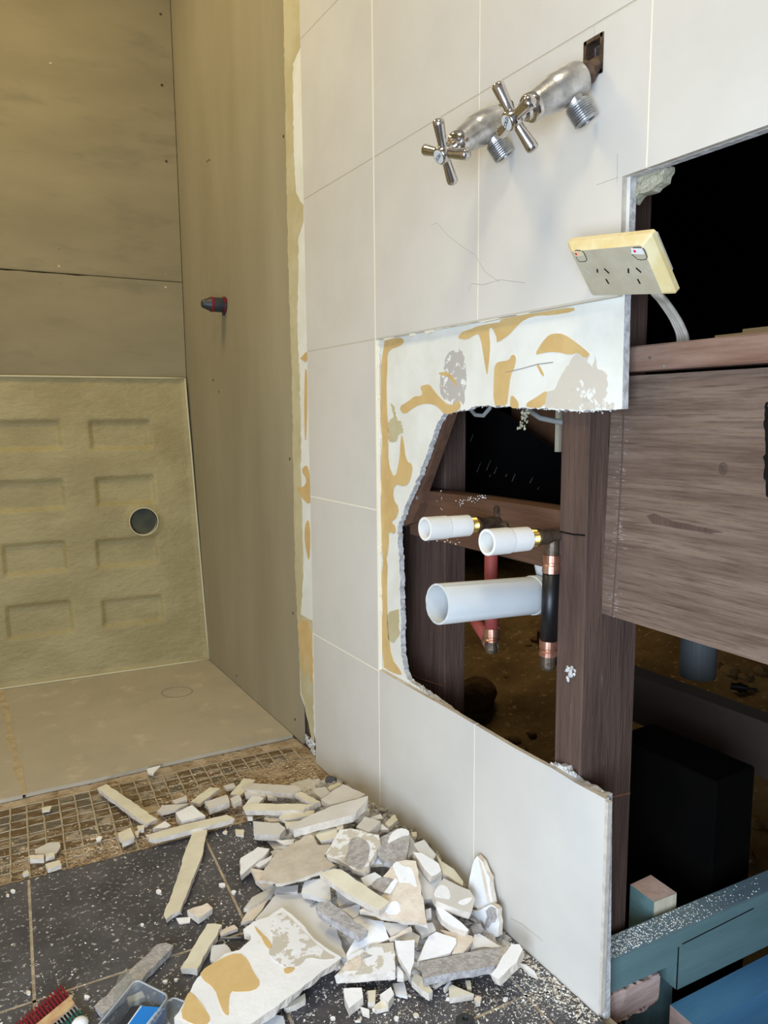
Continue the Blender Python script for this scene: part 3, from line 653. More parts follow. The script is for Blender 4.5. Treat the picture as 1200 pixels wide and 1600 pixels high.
for _ in range(900):
    s = abs(r2.gauss(0, .095))*(1 if r2.random() < .85 else 2); g0 = jp(s, r2.uniform(.002, jd-.002), JZ+.0008); 
    chunk(g, g0, r2.uniform(.0004, .0016), 0, r2)
g.out('plaster_dust', 'dust', jo, kind='stuff')
g = G(); g.tube([jp(.135, -.0002, .028), jp(.28, -.0002, .034)], .0009, 5); g.tube([jp(.1275, -.0002, .026), jp(.1275, -.0002, -.039)], .0009, 5); g.out('saw_line', 'dark', jo, kind='stuff')
pk = [ony(q, a0.y-.003) for q in [(944, 1553), (1029, 1521), (1031, 1545), (1028, 1562), (1010, 1578), (985, 1588), (960, 1602), (944, 1610)]]
zmax = .0025
for p in pk: p.z = min(p.z, zmax); p.x = max(p.x, .022)
g = G(); g.prism(jag(pk, .006, .0009), V((0, .034, 0)))
pkr = g.out('packer_block', 'end_grain', None, label='pinkish rough-sawn packer block under the joist end', cat='timber')
g = G(); r2 = random.Random(6)
for _ in range(40):
    t = r2.random(); q = (955+t*73, 1604-t*40+r2.uniform(-3, 3)); p = ony(q, a0.y-.003); g.tube([p, p+V((r2.uniform(-.003, .003), r2.uniform(-.002, .01), -r2.uniform(.003, .009)))], [.0007, .0001], 4)
g.out('splinters', 'timber_dark', pkr, kind='stuff')
py = -.4865+.0; c3 = ony((1021.5, 1409), -.4935); zt_ = c3.z
q1, q2, q3 = onz((984.7, 1382), zt_), onz((1017, 1367), zt_), onz((1057.5, 1395), zt_)
q1 = V((max(q1.x, .075), q1.y, zt_))
for p in (q1, q2, q3): p.y = max(p.y, SY-.001) if p is q1 else p.y
g = G(); b = [c3, q3, q2, q1]
g.prism(b, V((0, 0, -.45)), 1, 0)
po = G(); po.v = g.v; po.f = g.f; po.m = g.m
pso = po.out('post_stub', ['treated_green', 'end_grain'], None, label='short green treated post stub with a fresh-sawn top', cat='timber')
g = G(); e_ = (q3-c3).normalized(); no_ = V((e_.y, -e_.x, 0)); no_ = no_ if no_.y < 0 else -no_; g.prism([c3+e_*.001+V((0, 0, -.0005)), q3-e_*.001+V((0, 0, -.0005)), q3-e_*.001+V((0, 0, -.05)), c3+e_*.001+V((0, 0, -.05))], no_*.0006); g.out('fresh_face', 'post_face', pso)
LZ = -.06; l1 = onz((1047, 1570), LZ); l2 = onz((1200, 1491), LZ); l3 = onz((1081, 1600), LZ); l4 = onz((1200, 1547), LZ)
dl = (l2-l1).normalized(); wd = .045; nl = V((dl.y, -dl.x, 0)); nl = nl if nl.y < 0 else -nl
g = G(); g.prism([l1, l1+dl*1.4, l1+dl*1.4+nl*wd, l1+nl*wd], V((0, 0, -.09)))
g.m = [1 if i == 5 or i == 3 and False else 0 for i in range(len(g.f))]
g.out('floor_joist', ['treated_blue', 'end_grain'], None, label='blue treated joist low in the bottom right corner', cat='timber')
# ------------------------------------------------------------------ under the floor
rnd = random.Random(21)
def hn(x, y):
    return (math.sin(x*7.1+1.3)*math.sin(y*6.3+.4)*.022+math.sin(x*17+y*11)*.010+math.sin(y*23-x*9)*.008)
def gz(x, y): return -.36+max(0, x-.55)*.20+max(0, .4-abs(y-1.3))*.0+hn(x, y)
n1, n2 = 150, 170; vs_ = []; fs_ = []
for j in range(n2+1):
    for i in range(n1+1):
        x = -.2+3.6*(i/n1)**1.3; y = -3+6.4*j/n2
        vs_.append((x, y, gz(x, y)+rnd.uniform(-.006, .006)))
for j in range(n2):
    for i in range(n1): a = j*(n1+1)+i; fs_.append((a, a+1, a+n1+2, a+n1+1))
obj('ground', vs_, fs_, 'dirt', None, kind='structure', base=(0, 0, -.36), smooth=True)
def rock(c, r, sq, label, m='rock', group=None, name='rock', seed=1):
    bm = bmesh.new(); bmesh.ops.create_icosphere(bm, subdivisions=3, radius=1); rr = random.Random(seed); k = [V((rr.gauss(0, 1), rr.gauss(0, 1), rr.gauss(0, 1))).normalized() for _ in range(9)]
    for v in bm.verts:
        d = v.co.normalized(); s = 1
        for q in k: s = min(s, .80/max(.3, d.dot(q)) if d.dot(q) > .8 else 1)
        s += math.sin(d.x*9+seed)*.03+rr.uniform(-.015, .015); v.co = V((d.x*s*r*sq[0], d.y*s*r*sq[1], d.z*s*r*sq[2]))
    vs2 = [v.co+V(c) for v in bm.verts]; f2 = [tuple(v.index for v in f.verts) for f in bm.faces]; bm.free()
    return obj(name, vs2, f2, m, None, label=label, cat='rock', group=group)
def ground(q):
    d = ray(q); t = .5
    for _ in range(600):
        p = CAM+d*t
        if p.x > -.1 and p.z < gz(p.x, p.y): return V((p.x, p.y, gz(p.x, p.y)))
        t += .01
    return p
rc = ground((742, 1098)); rock(rc+V((0, 0, .02)), .085, (1, 1, .9), 'large brown rock in the dirt, seen low in the opening', seed=3)
for k, (q, r_) in enumerate([((842, 1000), .035), ((825, 1010), .018), ((800, 1160), .03), ((830, 1150), .02), ((815, 1175), .025), ((770, 1000), .012), ((790, 1060), .012), ((1140, 1050), .03), ((1165, 1060), .025), ((1190, 1050), .03), ((1120, 1040), .022), ((1175, 1120), .03), ((1195, 1125), .025), ((1150, 1230), .02), ((1180, 1290), .02), ((1165, 1340), .022)]):
    rock(ground(q), r_, (1, 1.1, .7), 'small clod on the dirt seen low through the pipe opening' if k < 7 else 'small clod on the dirt at far right under the wide board', group='clods seen through the pipe opening' if k < 7 else 'clods at far right', seed=k+10, m='dirt', name='clod')
rb = ground((858, 1000)); g = G(); g.box((-.05, -.035, 0), (.05, .035, .055), 0, Matrix.Translation(rb+V((0, 0, -.01))) @ Matrix.Rotation(.4, 4, 'Z'), .004); g.out('brick', mat('brick_red', (120, 70, 48), (96, 56, 38), 20, .9), None, label='reddish brick lying on the dirt beyond the black pipe', cat='brick')
bmx = .62; zt2, zb2 = onx((1095, 1092), bmx).z, onx((1095, 1174), bmx).z
timber('subfloor_beam', (bmx, -1.2, zb2), (bmx+.05, .15, zt2), 'grey_beam', 'dim grey beam crossing the space under the floor')
yq = onx((1119, 1230), .32).y; timber('dark_block', (.32, yq, -.45), (.42, yq+.20, onx((1050, 1190), .32).z), 'void', 'black block standing in for darkness behind the post stub', .003, cat='dark block')  # black box fills a spot that is only darkness under the floor
ph = onx((1090, 1040), .95); rpp = 27*depth(ph)/CF
zc = onx((1090, 1056), .95).z
g = G(); g.pipe(ph+V((0, 0, zc-ph.z)), (ph.x, ph.y, .60), rpp, rpp*.9, 28); g.out('hanging_pipe', mat('grey_pipe', (120, 124, 122), rough=.5), None, label='grey pipe end hanging below the wide board', cat='pipe')
pf = ground((1160, 1086)); g = G(); g.lathe(pf+V((-.02, .03, .02)), (.5, -.8, 0), [(0, .006), (0, .012), (.02, .012), (.02, .016), (.035, .016), (.035, .011), (.05, .011), (.05, .005), (.08, .004)], 14); g.out('pipe_fitting', 'black_pipe', None, label='small black fitting lying on the dirt at far right', cat='fitting')
# black plastic sheet and bits seen in the top of the opening
sx = .30; g = G(); cs = [onx(q, sx) for q in [(660, 480), (752, 480), (752, 620), (886, 716), (960, 770), (960, 860), (640, 830)]]; cs[0].z = 2.4; cs[1].z = 2.4; cs[2].y = cs[1].y
g.prism(cs, V((.004, 0, 0)))
g.out('plastic_sheet', 'black_plastic', None, label='shiny black plastic sheet hung behind the nogging', cat='sheet')
r2 = random.Random(9); g = G()
for c in [(705, 690), (712, 672), (718, 700), (760, 735), (765, 745), (772, 740), (745, 738), (790, 745), (800, 752), (735, 690), (840, 765), (828, 755)]:
    p = onx(c, sx-.001); L = r2.uniform(.006, .03); g.tube([p, p+V((0, -L*.5, L*.8))], [.0007, .0003], 4)
g.out('torn_fibres', 'grey_plastic', bpy.data.objects['plastic_sheet'], kind='stuff')
g = G(); P = [onx(q, .36) for q in [(740, 600), (940, 600), (940, 775), (870, 710), (800, 665)]]; P[0].z = P[1].z = 2.4; g.prism(P, V((.012, 0, 0))); g.out('plywood_offcut', 'brown_ply', None, label='brown ply edge above the black plastic sheet', cat='board')
g = G(); p = onx((872, 648), .2); p2 = onx((869, 706), .2); g.box((.2, p.y-.003, p2.z), (.206, p.y+.006, 2.4)); g.out('pale_lath', 'post_face', None, label='pale upright lath beside the right stud top', cat='lath')
for k, (pts, r_) in enumerate([([(728, 628), (737, 645), (750, 652), (762, 646), (768, 630)], .0035), ([(818, 632), (835, 650), (855, 657), (885, 660)], .004)]):
    g = G(); q = [onx(a, .07) for a in pts]; g.tube([V(x) for x in [q[0]]+[ (q[i]*.5+q[i+1]*.5) for i in range(len(q)-1)]+[q[-1]]], r_, 8)
    g.out('wire', 'grey_plastic', None, label=('grey wire loop hanging at the left under the plaster' if k == 0 else 'grey wire loop hanging beside the right stud'), cat='wire', smooth=True)
g = G(); r2 = random.Random(31)
for _ in range(60): t = r2.random(); chunk(g, onx((824-10*t+r2.gauss(0, 3), 640+30*t), .03+r2.uniform(-.006, .006)), r2.uniform(.0012, .0035), 0, r2)
g.out('insulation_tuft', 'foam', None, label='ragged grey insulation tuft hanging in the opening', cat='insulation')
g = G(); q = [(962, 262), (1000, 240), (1041, 238), (1041, 262), (1030, 275), (1026, 285), (1005, 300), (992, 302), (987, 312), (983, 318), (976, 300)]
q = [(973, 288), (1000, 268), (1041, 258), (1041, 266), (1036, 274), (1034, 284), (1022, 292), (1012, 300), (998, 303), (990, 312), (986, 318), (984, 312), (974, 300)]
P = [onx(a, .019) for a in q]
g.prism(jag(P, .004, .0007), V((.014, 0, 0))); r2 = random.Random(12)
for _ in range(120):
    t, u = r2.random(), r2.random(); c = (978+t*58, 300-t*32+u*(18-t*16)); chunk(g, onx(c, .0185), r2.uniform(.002, .005), 0, r2)
g.out('foam_lump', 'foam', None, label='pale grey-green foam lump in the corner of the right opening', cat='insulation')
timber('roof_timber', (.5, -1.5, 1.35), (.56, .1, 1.44), 'timber_dark_y', 'dim reddish timber high in the dark right opening')
# ------------------------------------------------------------------ pipes
def water(name, label, y, zc, xe, near, pipepx, mpipe, r_pipe, elbow_end):
    t = empty(name, (xe, y, .38), label, 'pipe')
    e = V((xe, y, zc)); nr = ony(near, y); d = (nr-e).normalized(); L = (nr-e).length
    g = G(); g.lathe(e+V((.018, 0, 0)), d, [(0, .0085), (.012, .0098), (.040, .0098), (.042, .0118), (.046, .0118)], 22); 
    g.lathe(e+V((0, 0, .006)), (0, 0, -1), [(0, .009), (.03, .009), (.032, .0105), (.036, .0105)], 22); g.out('elbow', 'bronze', t, smooth=False)
    g = G(); prof = [(.0, .0100)]
    for k in range(6): prof += [(.0015+k*.0027, .0098), (.0028+k*.0027, .0112)]
    s0 = .028; g.lathe(e+d*s0, d, prof+[(.019, .0100)], 26); g.out('brass_thread', 'brass', t)
    s1 = s0+.016; g = G(); g.pipe(nr, e+d*s1, .0155, .0132, 36); 
    k0 = len(g.v); g.lathe(nr+(e-nr).normalized()*.0003, -d, [(0, .0157), (.0, .0166), (L*.30, .0166), (L*.31, .0155)], 36, 0, (0, 0))
    o = g.out('protective_sleeve', 'sleeve', t, label='translucent white sleeve'); sharp(o)
    return t, e, d
yh = onx((768, 820), .022).y
th_, eh, dh_ = water('water_outlet', 'left capped water outlet with red pipe below the nogging', yh, onx((768, 818), .022).z, .022, (663.5, 826.5), None, None, None, None)
yc = onx((863, 842), .012).y
tc_, ec, dc_ = water('water_outlet', 'right capped water outlet with black pipe beside the stud', yc, onx((863, 838), .012).z, .012, (760.5, 847.5), None, None, None, None)
# bracket ears of the left elbow
g = G(); b0 = eh+V((.013, 0, 0))
for dy, dz in ((.004, .019), (-.017, -.002)):
    g.lathe(b0+V((0, dy, dz)), (-1, 0, 0), [(-.002, .006), (.002, .006)], 14)
    g.tube([b0+V((0, 0, 0)), b0+V((0, dy, dz))], .0045, 8)
g.out('bracket', 'bronze', th_)
for dy, dz in ((.004, .019), (-.017, -.002)):
    g = G(); g.lathe(b0+V((-.002, dy, dz)), (-1, 0, 0), [(0, .0035), (.0015, .003), (.0015, .001)], 8); g.out('screw_head', 'rusty', th_)
top = eh+V((0, 0, -.03)); bot = onx((768, 985), .022)
g = G(); g.tube([top+V((0, 0, .006)), top*.66+bot*.34+V((0, .001, 0)), top*.3+bot*.7, bot], .0098, 18); g.out('red_pipe', 'red_pipe', th_, smooth=True)
g = G(); dd = (bot-top).normalized(); g.lathe(bot-dd*.004, dd, [(0, .0115), (.0, .0118), (.012, .0118), (.013, .0108), (.016, .0108), (.017, .0118), (.02, .0118)], 22); g.out('copper_ring', 'copper', th_)
g = G(); g.lathe(bot+dd*.014, dd, [(0, .010), (.014, .0105), (.02, .008)], 18); jn = bot+dd*.022; kb = onx((742, 968), .075)
g.lathe(jn, (kb-jn), [(-.008, .009), (.012, .0098)], 18); g.out('lower_elbow', 'bronze', th_)
g = G(); g.lathe(jn, (kb-jn), [(.008, .0115), (.02, .0115)], 18); g.out('copper_ring', 'copper', th_)
g = G(); u_ = (kb-jn).normalized(); g.tube([jn+u_*.018, kb, kb+u_*.12], .0098, 16); g.out('red_pipe', 'red_pipe', th_, smooth=True)
top = ec+V((0, 0, -.024)); bot = onx((857, 1003), .012)
dd = (bot-top).normalized()
g = G(); g.lathe(top-dd*.0, dd, [(0, .0115), (.009, .0118), (.010, .0108), (.013, .0108), (.014, .012), (.024, .012)], 24); g.out('copper_ring', 'copper', tc_)
g = G(); g.tube([top+dd*.02, bot], .0112, 20); g.out('black_pipe', 'black_pipe', tc_, smooth=True)
g = G(); g.lathe(bot-dd*.003, dd, [(0, .0122), (.010, .0122), (.011, .0112), (.014, .0112), (.015, .0125), (.021, .0125)], 24); g.out('copper_ring', 'copper', tc_)
g = G(); g.lathe(bot+dd*.016, dd, [(0, .0105), (.018, .0105), (.022, .008)], 18); g.lathe(bot+dd*.028, (1, .2, .1), [(0, .009), (.04, .009)], 14); g.out('lower_elbow', 'bronze', tc_)
# big waste pipe
yp = -.372; pn = ony((683, 944), yp); pf_ = V((.06, yp, ony((850, 927), yp).z)); pf_ = V((.06, yp, pn.z+(ony((845, 929), yp).z-pn.z)*(.06-pn.x)/(ony((845, 929), yp).x-pn.x)))
pz = 32.0*depth(pn)/CF
wp = empty('waste_pipe', (pn.x, yp, pn.z-.04), 'large open white plastic waste pipe end sticking out of the opening', 'pipe')
g = G(); g.pipe(pn, pf_, pz, pz*.915, 56, jag=.0006); o = g.out('pipe_barrel', 'pvc', wp); sharp(o, 50)
g = G(); a_ = (pf_-pn).normalized(); c_ = pf_-a_*.028; g.lathe(c_, a_, [(0, pz), (0, pz*1.05), (.03, pz*1.06), (.045, pz*1.0), (.05, pz*.9), (.08, pz*.8)], 44); o = g.out('socket', 'pvc', wp); sharp(o)
g = G(); e0 = c_+a_*.03+V((0, 0, pz*.7)); g.tube([e0, e0+V((.0, .012, .03)), e0+V((.0, .03, .05)), e0+V((.01, .07, .062))], [.014, .013, .012, .012], 14); g.out('branch', 'pvc', wp, smooth=True)
# ------------------------------------------------------------------ taps
def text(name, s, size, Mx, m, parent, depth_=.0002):
    cu = bpy.data.curves.new('t', 'FONT'); cu.body = s; cu.size = size; cu.align_x = 'CENTER'; cu.align_y = 'CENTER'; cu.extrude = depth_
    ob = bpy.data.objects.new('t', cu); col.objects.link(ob); dg = bpy.context.evaluated_depsgraph_get()
    me = bpy.data.meshes.new_from_object(ob.evaluated_get(dg)); vs2 = [Mx @ v.co for v in me.vertices]; f2 = [tuple(p.vertices) for p in me.polygons]
    bpy.data.objects.remove(ob); return obj(name, vs2, f2, m, parent)
def tap(H, hub, a, label, word, armpx, theta_txt):
    t = empty('tap', H-V((0, 0, .05)), label, 'tap'); L = (hub-H).length
    k = L/.13; e1 = a.orthogonal().normalized(); e2 = a.cross(e1)
    g = G(); g.lathe(H-a*.02, a, [(0, .010), (.028, .010), (.030, .0125), (.036, .012), (.038, .0105), (.045, .0105)], 18); g.out('wall_nipple', 'rusty', t)
    b0 = .022; prof = [(b0, .013), (b0+.001, .0180), (b0+.006, .0194), (.060, .0200), (.0615, .0192), (.066, .0190), (.090, .0150), (.0915, .0135)]
    g = G(); g.lathe(H, a, [(s*k, r) for s, r in prof], 36)
    dn_ = (V((0, 0, -1))-a*V((0, 0, -1)).dot(a)).normalized(); dn_ = (dn_+V((.15, -.22, 0))).normalized(); dn_ = (dn_-a*dn_.dot(a)).normalized()
    s0 = H+a*(.044*k); g.lathe(s0, dn_, [(.008, .013), (.020, .0105), (.024, .0105)], 26); o = g.out('body', 'dull_chrome', t); sharp(o)
    g = G(); pf = [(.022, .0095), (.022, .0128)]
    for i in range(8): pf += [(.0235+i*.0026, .0128), (.0245+i*.0026, .0142), (.0252+i*.0026, .0142)]
    e_ = .0235+8*.0026; pf += [(e_, .0130), (e_+.001, .0126), (e_+.001, .0098), (.026, .0095)]
    g.lathe(s0, dn_, pf, 30, 0, (1, 1)); o = g.out('threaded_outlet', 'thread_metal', t)
    g = G(); g.lathe(s0, dn_, [(.0262, 0.0005), (.0262, .0094)], 20, 0, (0, 0)); g.out('outlet_bore', 'rusty', t)
    g = G(); g.lathe(H, a, [(s*k, r) for s, r in [(.088, .0148), (.0885, .0158), (.096, .0158), (.098, .0145), (.0985, .011), (.104, .0105)]], 30); o = g.out('collar', 'chrome', t); sharp(o)
    hd = G(); hd.lathe(H, a, [(s*k, r) for s, r in [(.098, .0070), (.112, .0070), (.114, .0095), (.118, .0108), (.127, .0108), (.1285, .0095)]], 30)
    o = hd.out('handle_hub', 'chrome', t); sharp(o, 50)
    # arms
    c = H+a*(.119*k); best = None; hp = pj(c); th = math.atan2(armpx[1], armpx[0])
    for i in range(360):
        an = i*PI/180; p = pj(c+(e1*math.cos(an)+e2*math.sin(an))*.03); d_ = math.atan2(p[1]-hp[1], p[0]-hp[0])-th; d_ = abs((d_+PI) % (2*PI)-PI)
        if best is None or d_ < best[0]: best = (d_, an)
    for i in range(4):
        an = best[1]+i*PI/2; v = (e1*math.cos(an)+e2*math.sin(an)); g = G()
        g.lathe(c, (v-a*.08), [(.006, .0064), (.012, .0056), (.020, .0062), (.034, .0072), (.0380, .0072), (.0402, .0054), (.041, .002)], 18); o = g.out('handle_arm', 'chrome', t); sharp(o, 50)
    g = G(); g.lathe(H+a*(.1283*k), a, [(0, .0082), (.0008, .0082), (.0010, .007)], 26); g.out('indicator_disc', 'disc_white', t)
    xx = (e1*math.cos(best[1])+e2*math.sin(best[1])); yy = a.cross(xx); an = theta_txt; x2 = xx*math.cos(an)+yy*math.sin(an); y2 = a.cross(x2); o_ = H+a*(.1283*k+.0012)
    text('lettering', word, .0062, Matrix(((x2.x, y2.x, a.x, o_.x), (x2.y, y2.y, a.y, o_.y), (x2.z, y2.z, a.z, o_.z), (0, 0, 0, 1))), 'ink', t)
    return t
Hc = onx((930, 106), 0); ac = V((-.815, .209, -.54)).normalized()
def hubat(H, px, D):
    d = ray(px).normalized(); b = (CAM-H).dot(d); c = (CAM-H).dot(CAM-H)-D*D; return CAM+d*(-b-math.sqrt(b*b-c))
hbc = hubat(Hc, (790, 193), .13); tap(Hc, hbc, (hbc-Hc).normalized(), 'chrome cross-handle cold tap on the right, leaving a square hole in the tiles', 'COLD', (-22, -40), -1.2)
Hh_ = onx((795, 172), 0); hbh = hubat(Hh_, (684, 246), .13); tap(Hh_, hbh, (hbh-Hh_).normalized(), 'chrome cross-handle hot tap on the left', 'HOT', (-10, -42), 2.2)
g = G(); hc_ = V((0, hy, hz+.003))
for (dy, dz, a, b) in ((0, .021, .0135, .0022), (0, -.017, .0135, .0022), (.0125, .002, .0022, .021), (-.0125, .002, .0022, .021)):
    g.box((-.0012, hc_.y+dy-a, hc_.z+dz-b), (.012, hc_.y+dy+a, hc_.z+dz+b))
g.out('hole_lining', 'rusty', wr)
# ------------------------------------------------------------------ power point
pX, pY, pN = V((.006, -.992, -.122)).normalized(), V((-.685, -.093, .723)).normalized(), None
pY = (pY-pX*pY.dot(pX)).normalized(); pN = pX.cross(pY); pO = V((-.018, -.559, .917))
GT = .011
def PLm(dz=0): o = pO+pN*dz; return Matrix(((pX.x, pY.x, pN.x, o.x), (pX.y, pY.y, pN.y, o.y), (pX.z, pY.z, pN.z, o.z), (0, 0, 0, 1)))
def pl_(q, dz=GT): P = onp(q, pO+pN*dz, pN)-(pO+pN*dz); return P.dot(pX), P.dot(pY)
zq = lambda a, b: (880+a/6, 340+b/6)
pp_ = empty('power_point', pO, 'cream double power point hanging out on its cable', 'power outlet')
def rr(w_, h_, r, n=5):
    o = []
    for cx, cy, a in ((w_-r, h_-r, 0), (-w_+r, h_-r, 90), (-w_+r, -h_+r, 180), (w_-r, -h_+r, 270)):
        for k in range(n+1): an = math.radians(a+90*k/n); o.append((cx+r*math.cos(an), cy+r*math.sin(an)))
    return o
g = G(); Mx = PLm(); L1, L2, L3, L4 = rr(.058, .037, .003), rr(.058, .037, .003), rr(.0565, .0355, .003), rr(.049, .030, .003); n = len(L1)
vv = [Mx @ V((x, y, z)) for L_, z in ((L1, -.004), (L2, .002), (L3, .004), (L4, GT)) for x, y in L_]
ff = [tuple(reversed(range(n)))]+[(k*n+i, k*n+(i+1) % n, (k+1)*n+(i+1) % n, (k+1)*n+i) for k in range(3) for i in range(n)]+[tuple(range(3*n, 4*n))]
obj('face_plate', vv, ff, ['plate_edge', 'plate'], pp_, fm=[0]*(len(ff)-1)+[1])
g = G(); g.box((-.045, -.025, -.022), (.045, .025, -.003), 0, Mx, .003); g.out('back_housing', 'disc_white', pp_)
def pq(pts, d0=.0, d1=.001): return [Mx @ V((*pl_(zq(*p)), GT+d1)) for p in pts]
for k, (outl, top_, dot) in enumerate([([(97, 303), (178, 306), (205, 340), (232, 405), (150, 412), (125, 370)], [(100, 306), (176, 309), (198, 348), (118, 358)], (130, 332)), ([(640, 278), (748, 278), (772, 320), (796, 388), (706, 394), (668, 358), (640, 332)], [(643, 282), (745, 282), (764, 336), (646, 332)], (680, 305))]):
    g = G(); P = pq(outl, 0, .0006); g.prism(smoothpoly(P, 1), -pN*.003); r_ = g.out('rocker_switch', 'plate', pp_)
    P3 = smoothpoly(P, 1); g = G(); g.tube(P3+[P3[0]], .0004, 5); g.out('rocker_gap', 'dark', r_)
    g = G(); g.prism(pq(top_, 0, .0016), -pN*.001); g.out('rocker_face', 'rocker_cream' if k == 0 else 'rocker_white', r_)
    g = G(); c_ = pq([dot], 0, .0017)[0]; g.lathe(c_, pN, [(0, .0016), (.0004, .0014)], 12); g.out('red_mark', 'red', r_)
for s_ in [((320, 482), (322, 515)), ((385, 478), (432, 522)), ((400, 575), (428, 620)), ((612, 476), (612, 520)), ((682, 470), (732, 514)), ((698, 575), (722, 620))]:
    a_, b_ = [V((*pl_(zq(*p)), 0)) for p in s_]; d_ = (b_-a_).normalized(); nn = V((-d_.y, d_.x, 0))*.0009
    P = [Mx @ V((v.x, v.y, GT+.0003)) for v in (a_-nn, b_-nn, b_+nn, a_+nn)]; g = G(); g.prism(P, -pN*.002); g.out('pin_slot', 'dark', pp_)
for c_ in [(245, 498), (792, 488)]:
    g = G(); q_ = Mx @ V((*pl_(zq(*c_)), GT)); g.lathe(q_-pN*.0015, pN, [(0, .0038), (.0019, .0038), (.0019, .0031), (.0008, .003)], 18); g.out('screw_cap', 'bronze' if 0 else 'grey_skim', pp_)
# flat cable down to the ledger
c0 = pO-pN*.018+pX*.012-pY*.01
ctr = [c0, onx((1022, 452), .0), onx((1036, 470), .025), onx((1050, 490), .045), onx((1060, 508), .06), onx((1067, 530), .075), onx((1066, 570), .09)]
def cat_(pts, n=6):
    o = []; P = [pts[0]]+pts+[pts[-1]]
    for i in range(1, len(P)-2):
        for k in range(n):
            t = k/n; o.append(.5*((2*P[i])+(P[i+1]-P[i-1])*t+(2*P[i-1]-5*P[i]+4*P[i+1]-P[i+2])*t*t+(3*P[i]-P[i-1]-3*P[i+1]+P[i+2])*t**3))
    return o+[pts[-1]]
g = G(); cc = cat_(ctr)
for off in (-.006, -.002, .002, .006): g.tube([p+V((0, off*.9, off*.35)) for p in cc], .0030, 8)
g.out('flat_cable', 'cable', pp_, smooth=True)
# ------------------------------------------------------------------ pipe plug on the cement sheet
b_ = onx((351, 477), .0105); tip = ony((315, 474.5), b_.y); L = (tip-b_).length; d_ = (tip-b_).normalized(); rr_ = 11.5*depth(b_)/CF
pg = empty('pipe_plug', b_, 'black and red cone-ended plug on the cement sheet', 'plug')
g = G(); g.lathe(b_, d_, [(.004, rr_*.95), (L*.62, rr_*.95), (L*.66, rr_*.88), (L*.9, rr_*.58), (L*.97, rr_*.5), (L, rr_*.38)], 28); o = g.out('cone_body', 'cap_black', pg); sharp(o)
g = G(); g.lathe(b_, d_, [(0, rr_*1.14), (.003, rr_*1.14), (.004, rr_*1.0)], 26); g.out('flange', 'cap_black', pg)
g = G(); g.lathe(b_, d_, [(.0035, rr_*1.1), (.0055, rr_*1.08), (.006, rr_*.94)], 26); g.out('red_ring', 'dark_red', pg)
g = G(); g.lathe(b_, d_, [(L*.52, rr_*.94), (L*.53, rr_*1.0), (L*.62, rr_*1.0), (L*.64, rr_*.9)], 26); g.out('red_ring', 'dark_red', pg)
for i in range(3):
    an = 2*PI*i/3+.6; p = b_+V((-.002, math.cos(an)*rr_*1.1, math.sin(an)*rr_*1.1)); g = G(); g.box((-.004, -.004, -.005), (.003, .004, .005), 0, Matrix.Translation(p)); g.out('lug', 'cap_black' if i != 1 else 'dark_red', pg)
# ------------------------------------------------------------------ debris
CRP = {'A': (340, 1190, 4.6154), 'B': (560, 1260, 4.2857), 'C': (340, 1360, 4.2857), 'D': (500, 1420, 3.5294), 'E': (0, 1180, 4.6154), 'F': (160, 1180, 4.2857), 'L': (0, 1150, 2.8571), 'N': (140, 1500, 6.), 'P': (0, 0, 1)}
def c2p(c, p): x, y, k = CRP[c]; return (x+p[0]/k, y+p[1]/k)
def heap(x, y): return .048*math.exp(-((x+.075)/.10)**2-((y+.10)/.21)**2)+.02*math.exp(-((x+.14)/.12)**2-((y+.22)/.10)**2)
KM = {'T': ('d_cream', 'd_biscuit'), 'W': ('d_white', 'd_biscuit'), 'G': ('d_grey', 'd_biscuit'), 'S': ('d_sheet', 'd_grey'), 'R': ('d_rough', 'd_rough'), 'B': ('d_beige', 'd_beige'), 'K': ('d_pink', 'd_biscuit'), 'F': ('d_flaky', 'd_biscuit'), 'O': ('d_tan', 'd_tan'), 'Q': ('grey_skim', 'grey_skim')}
NM = {'T': 'tile_offcut', 'W': 'plaster_shard', 'G': 'tile_shard', 'S': 'plaster_sheet_piece', 'R': 'mortar_chunk', 'B': 'wall_lining_piece', 'K': 'tile_shard', 'F': 'plaster_shard'}
rd = random.Random(77)
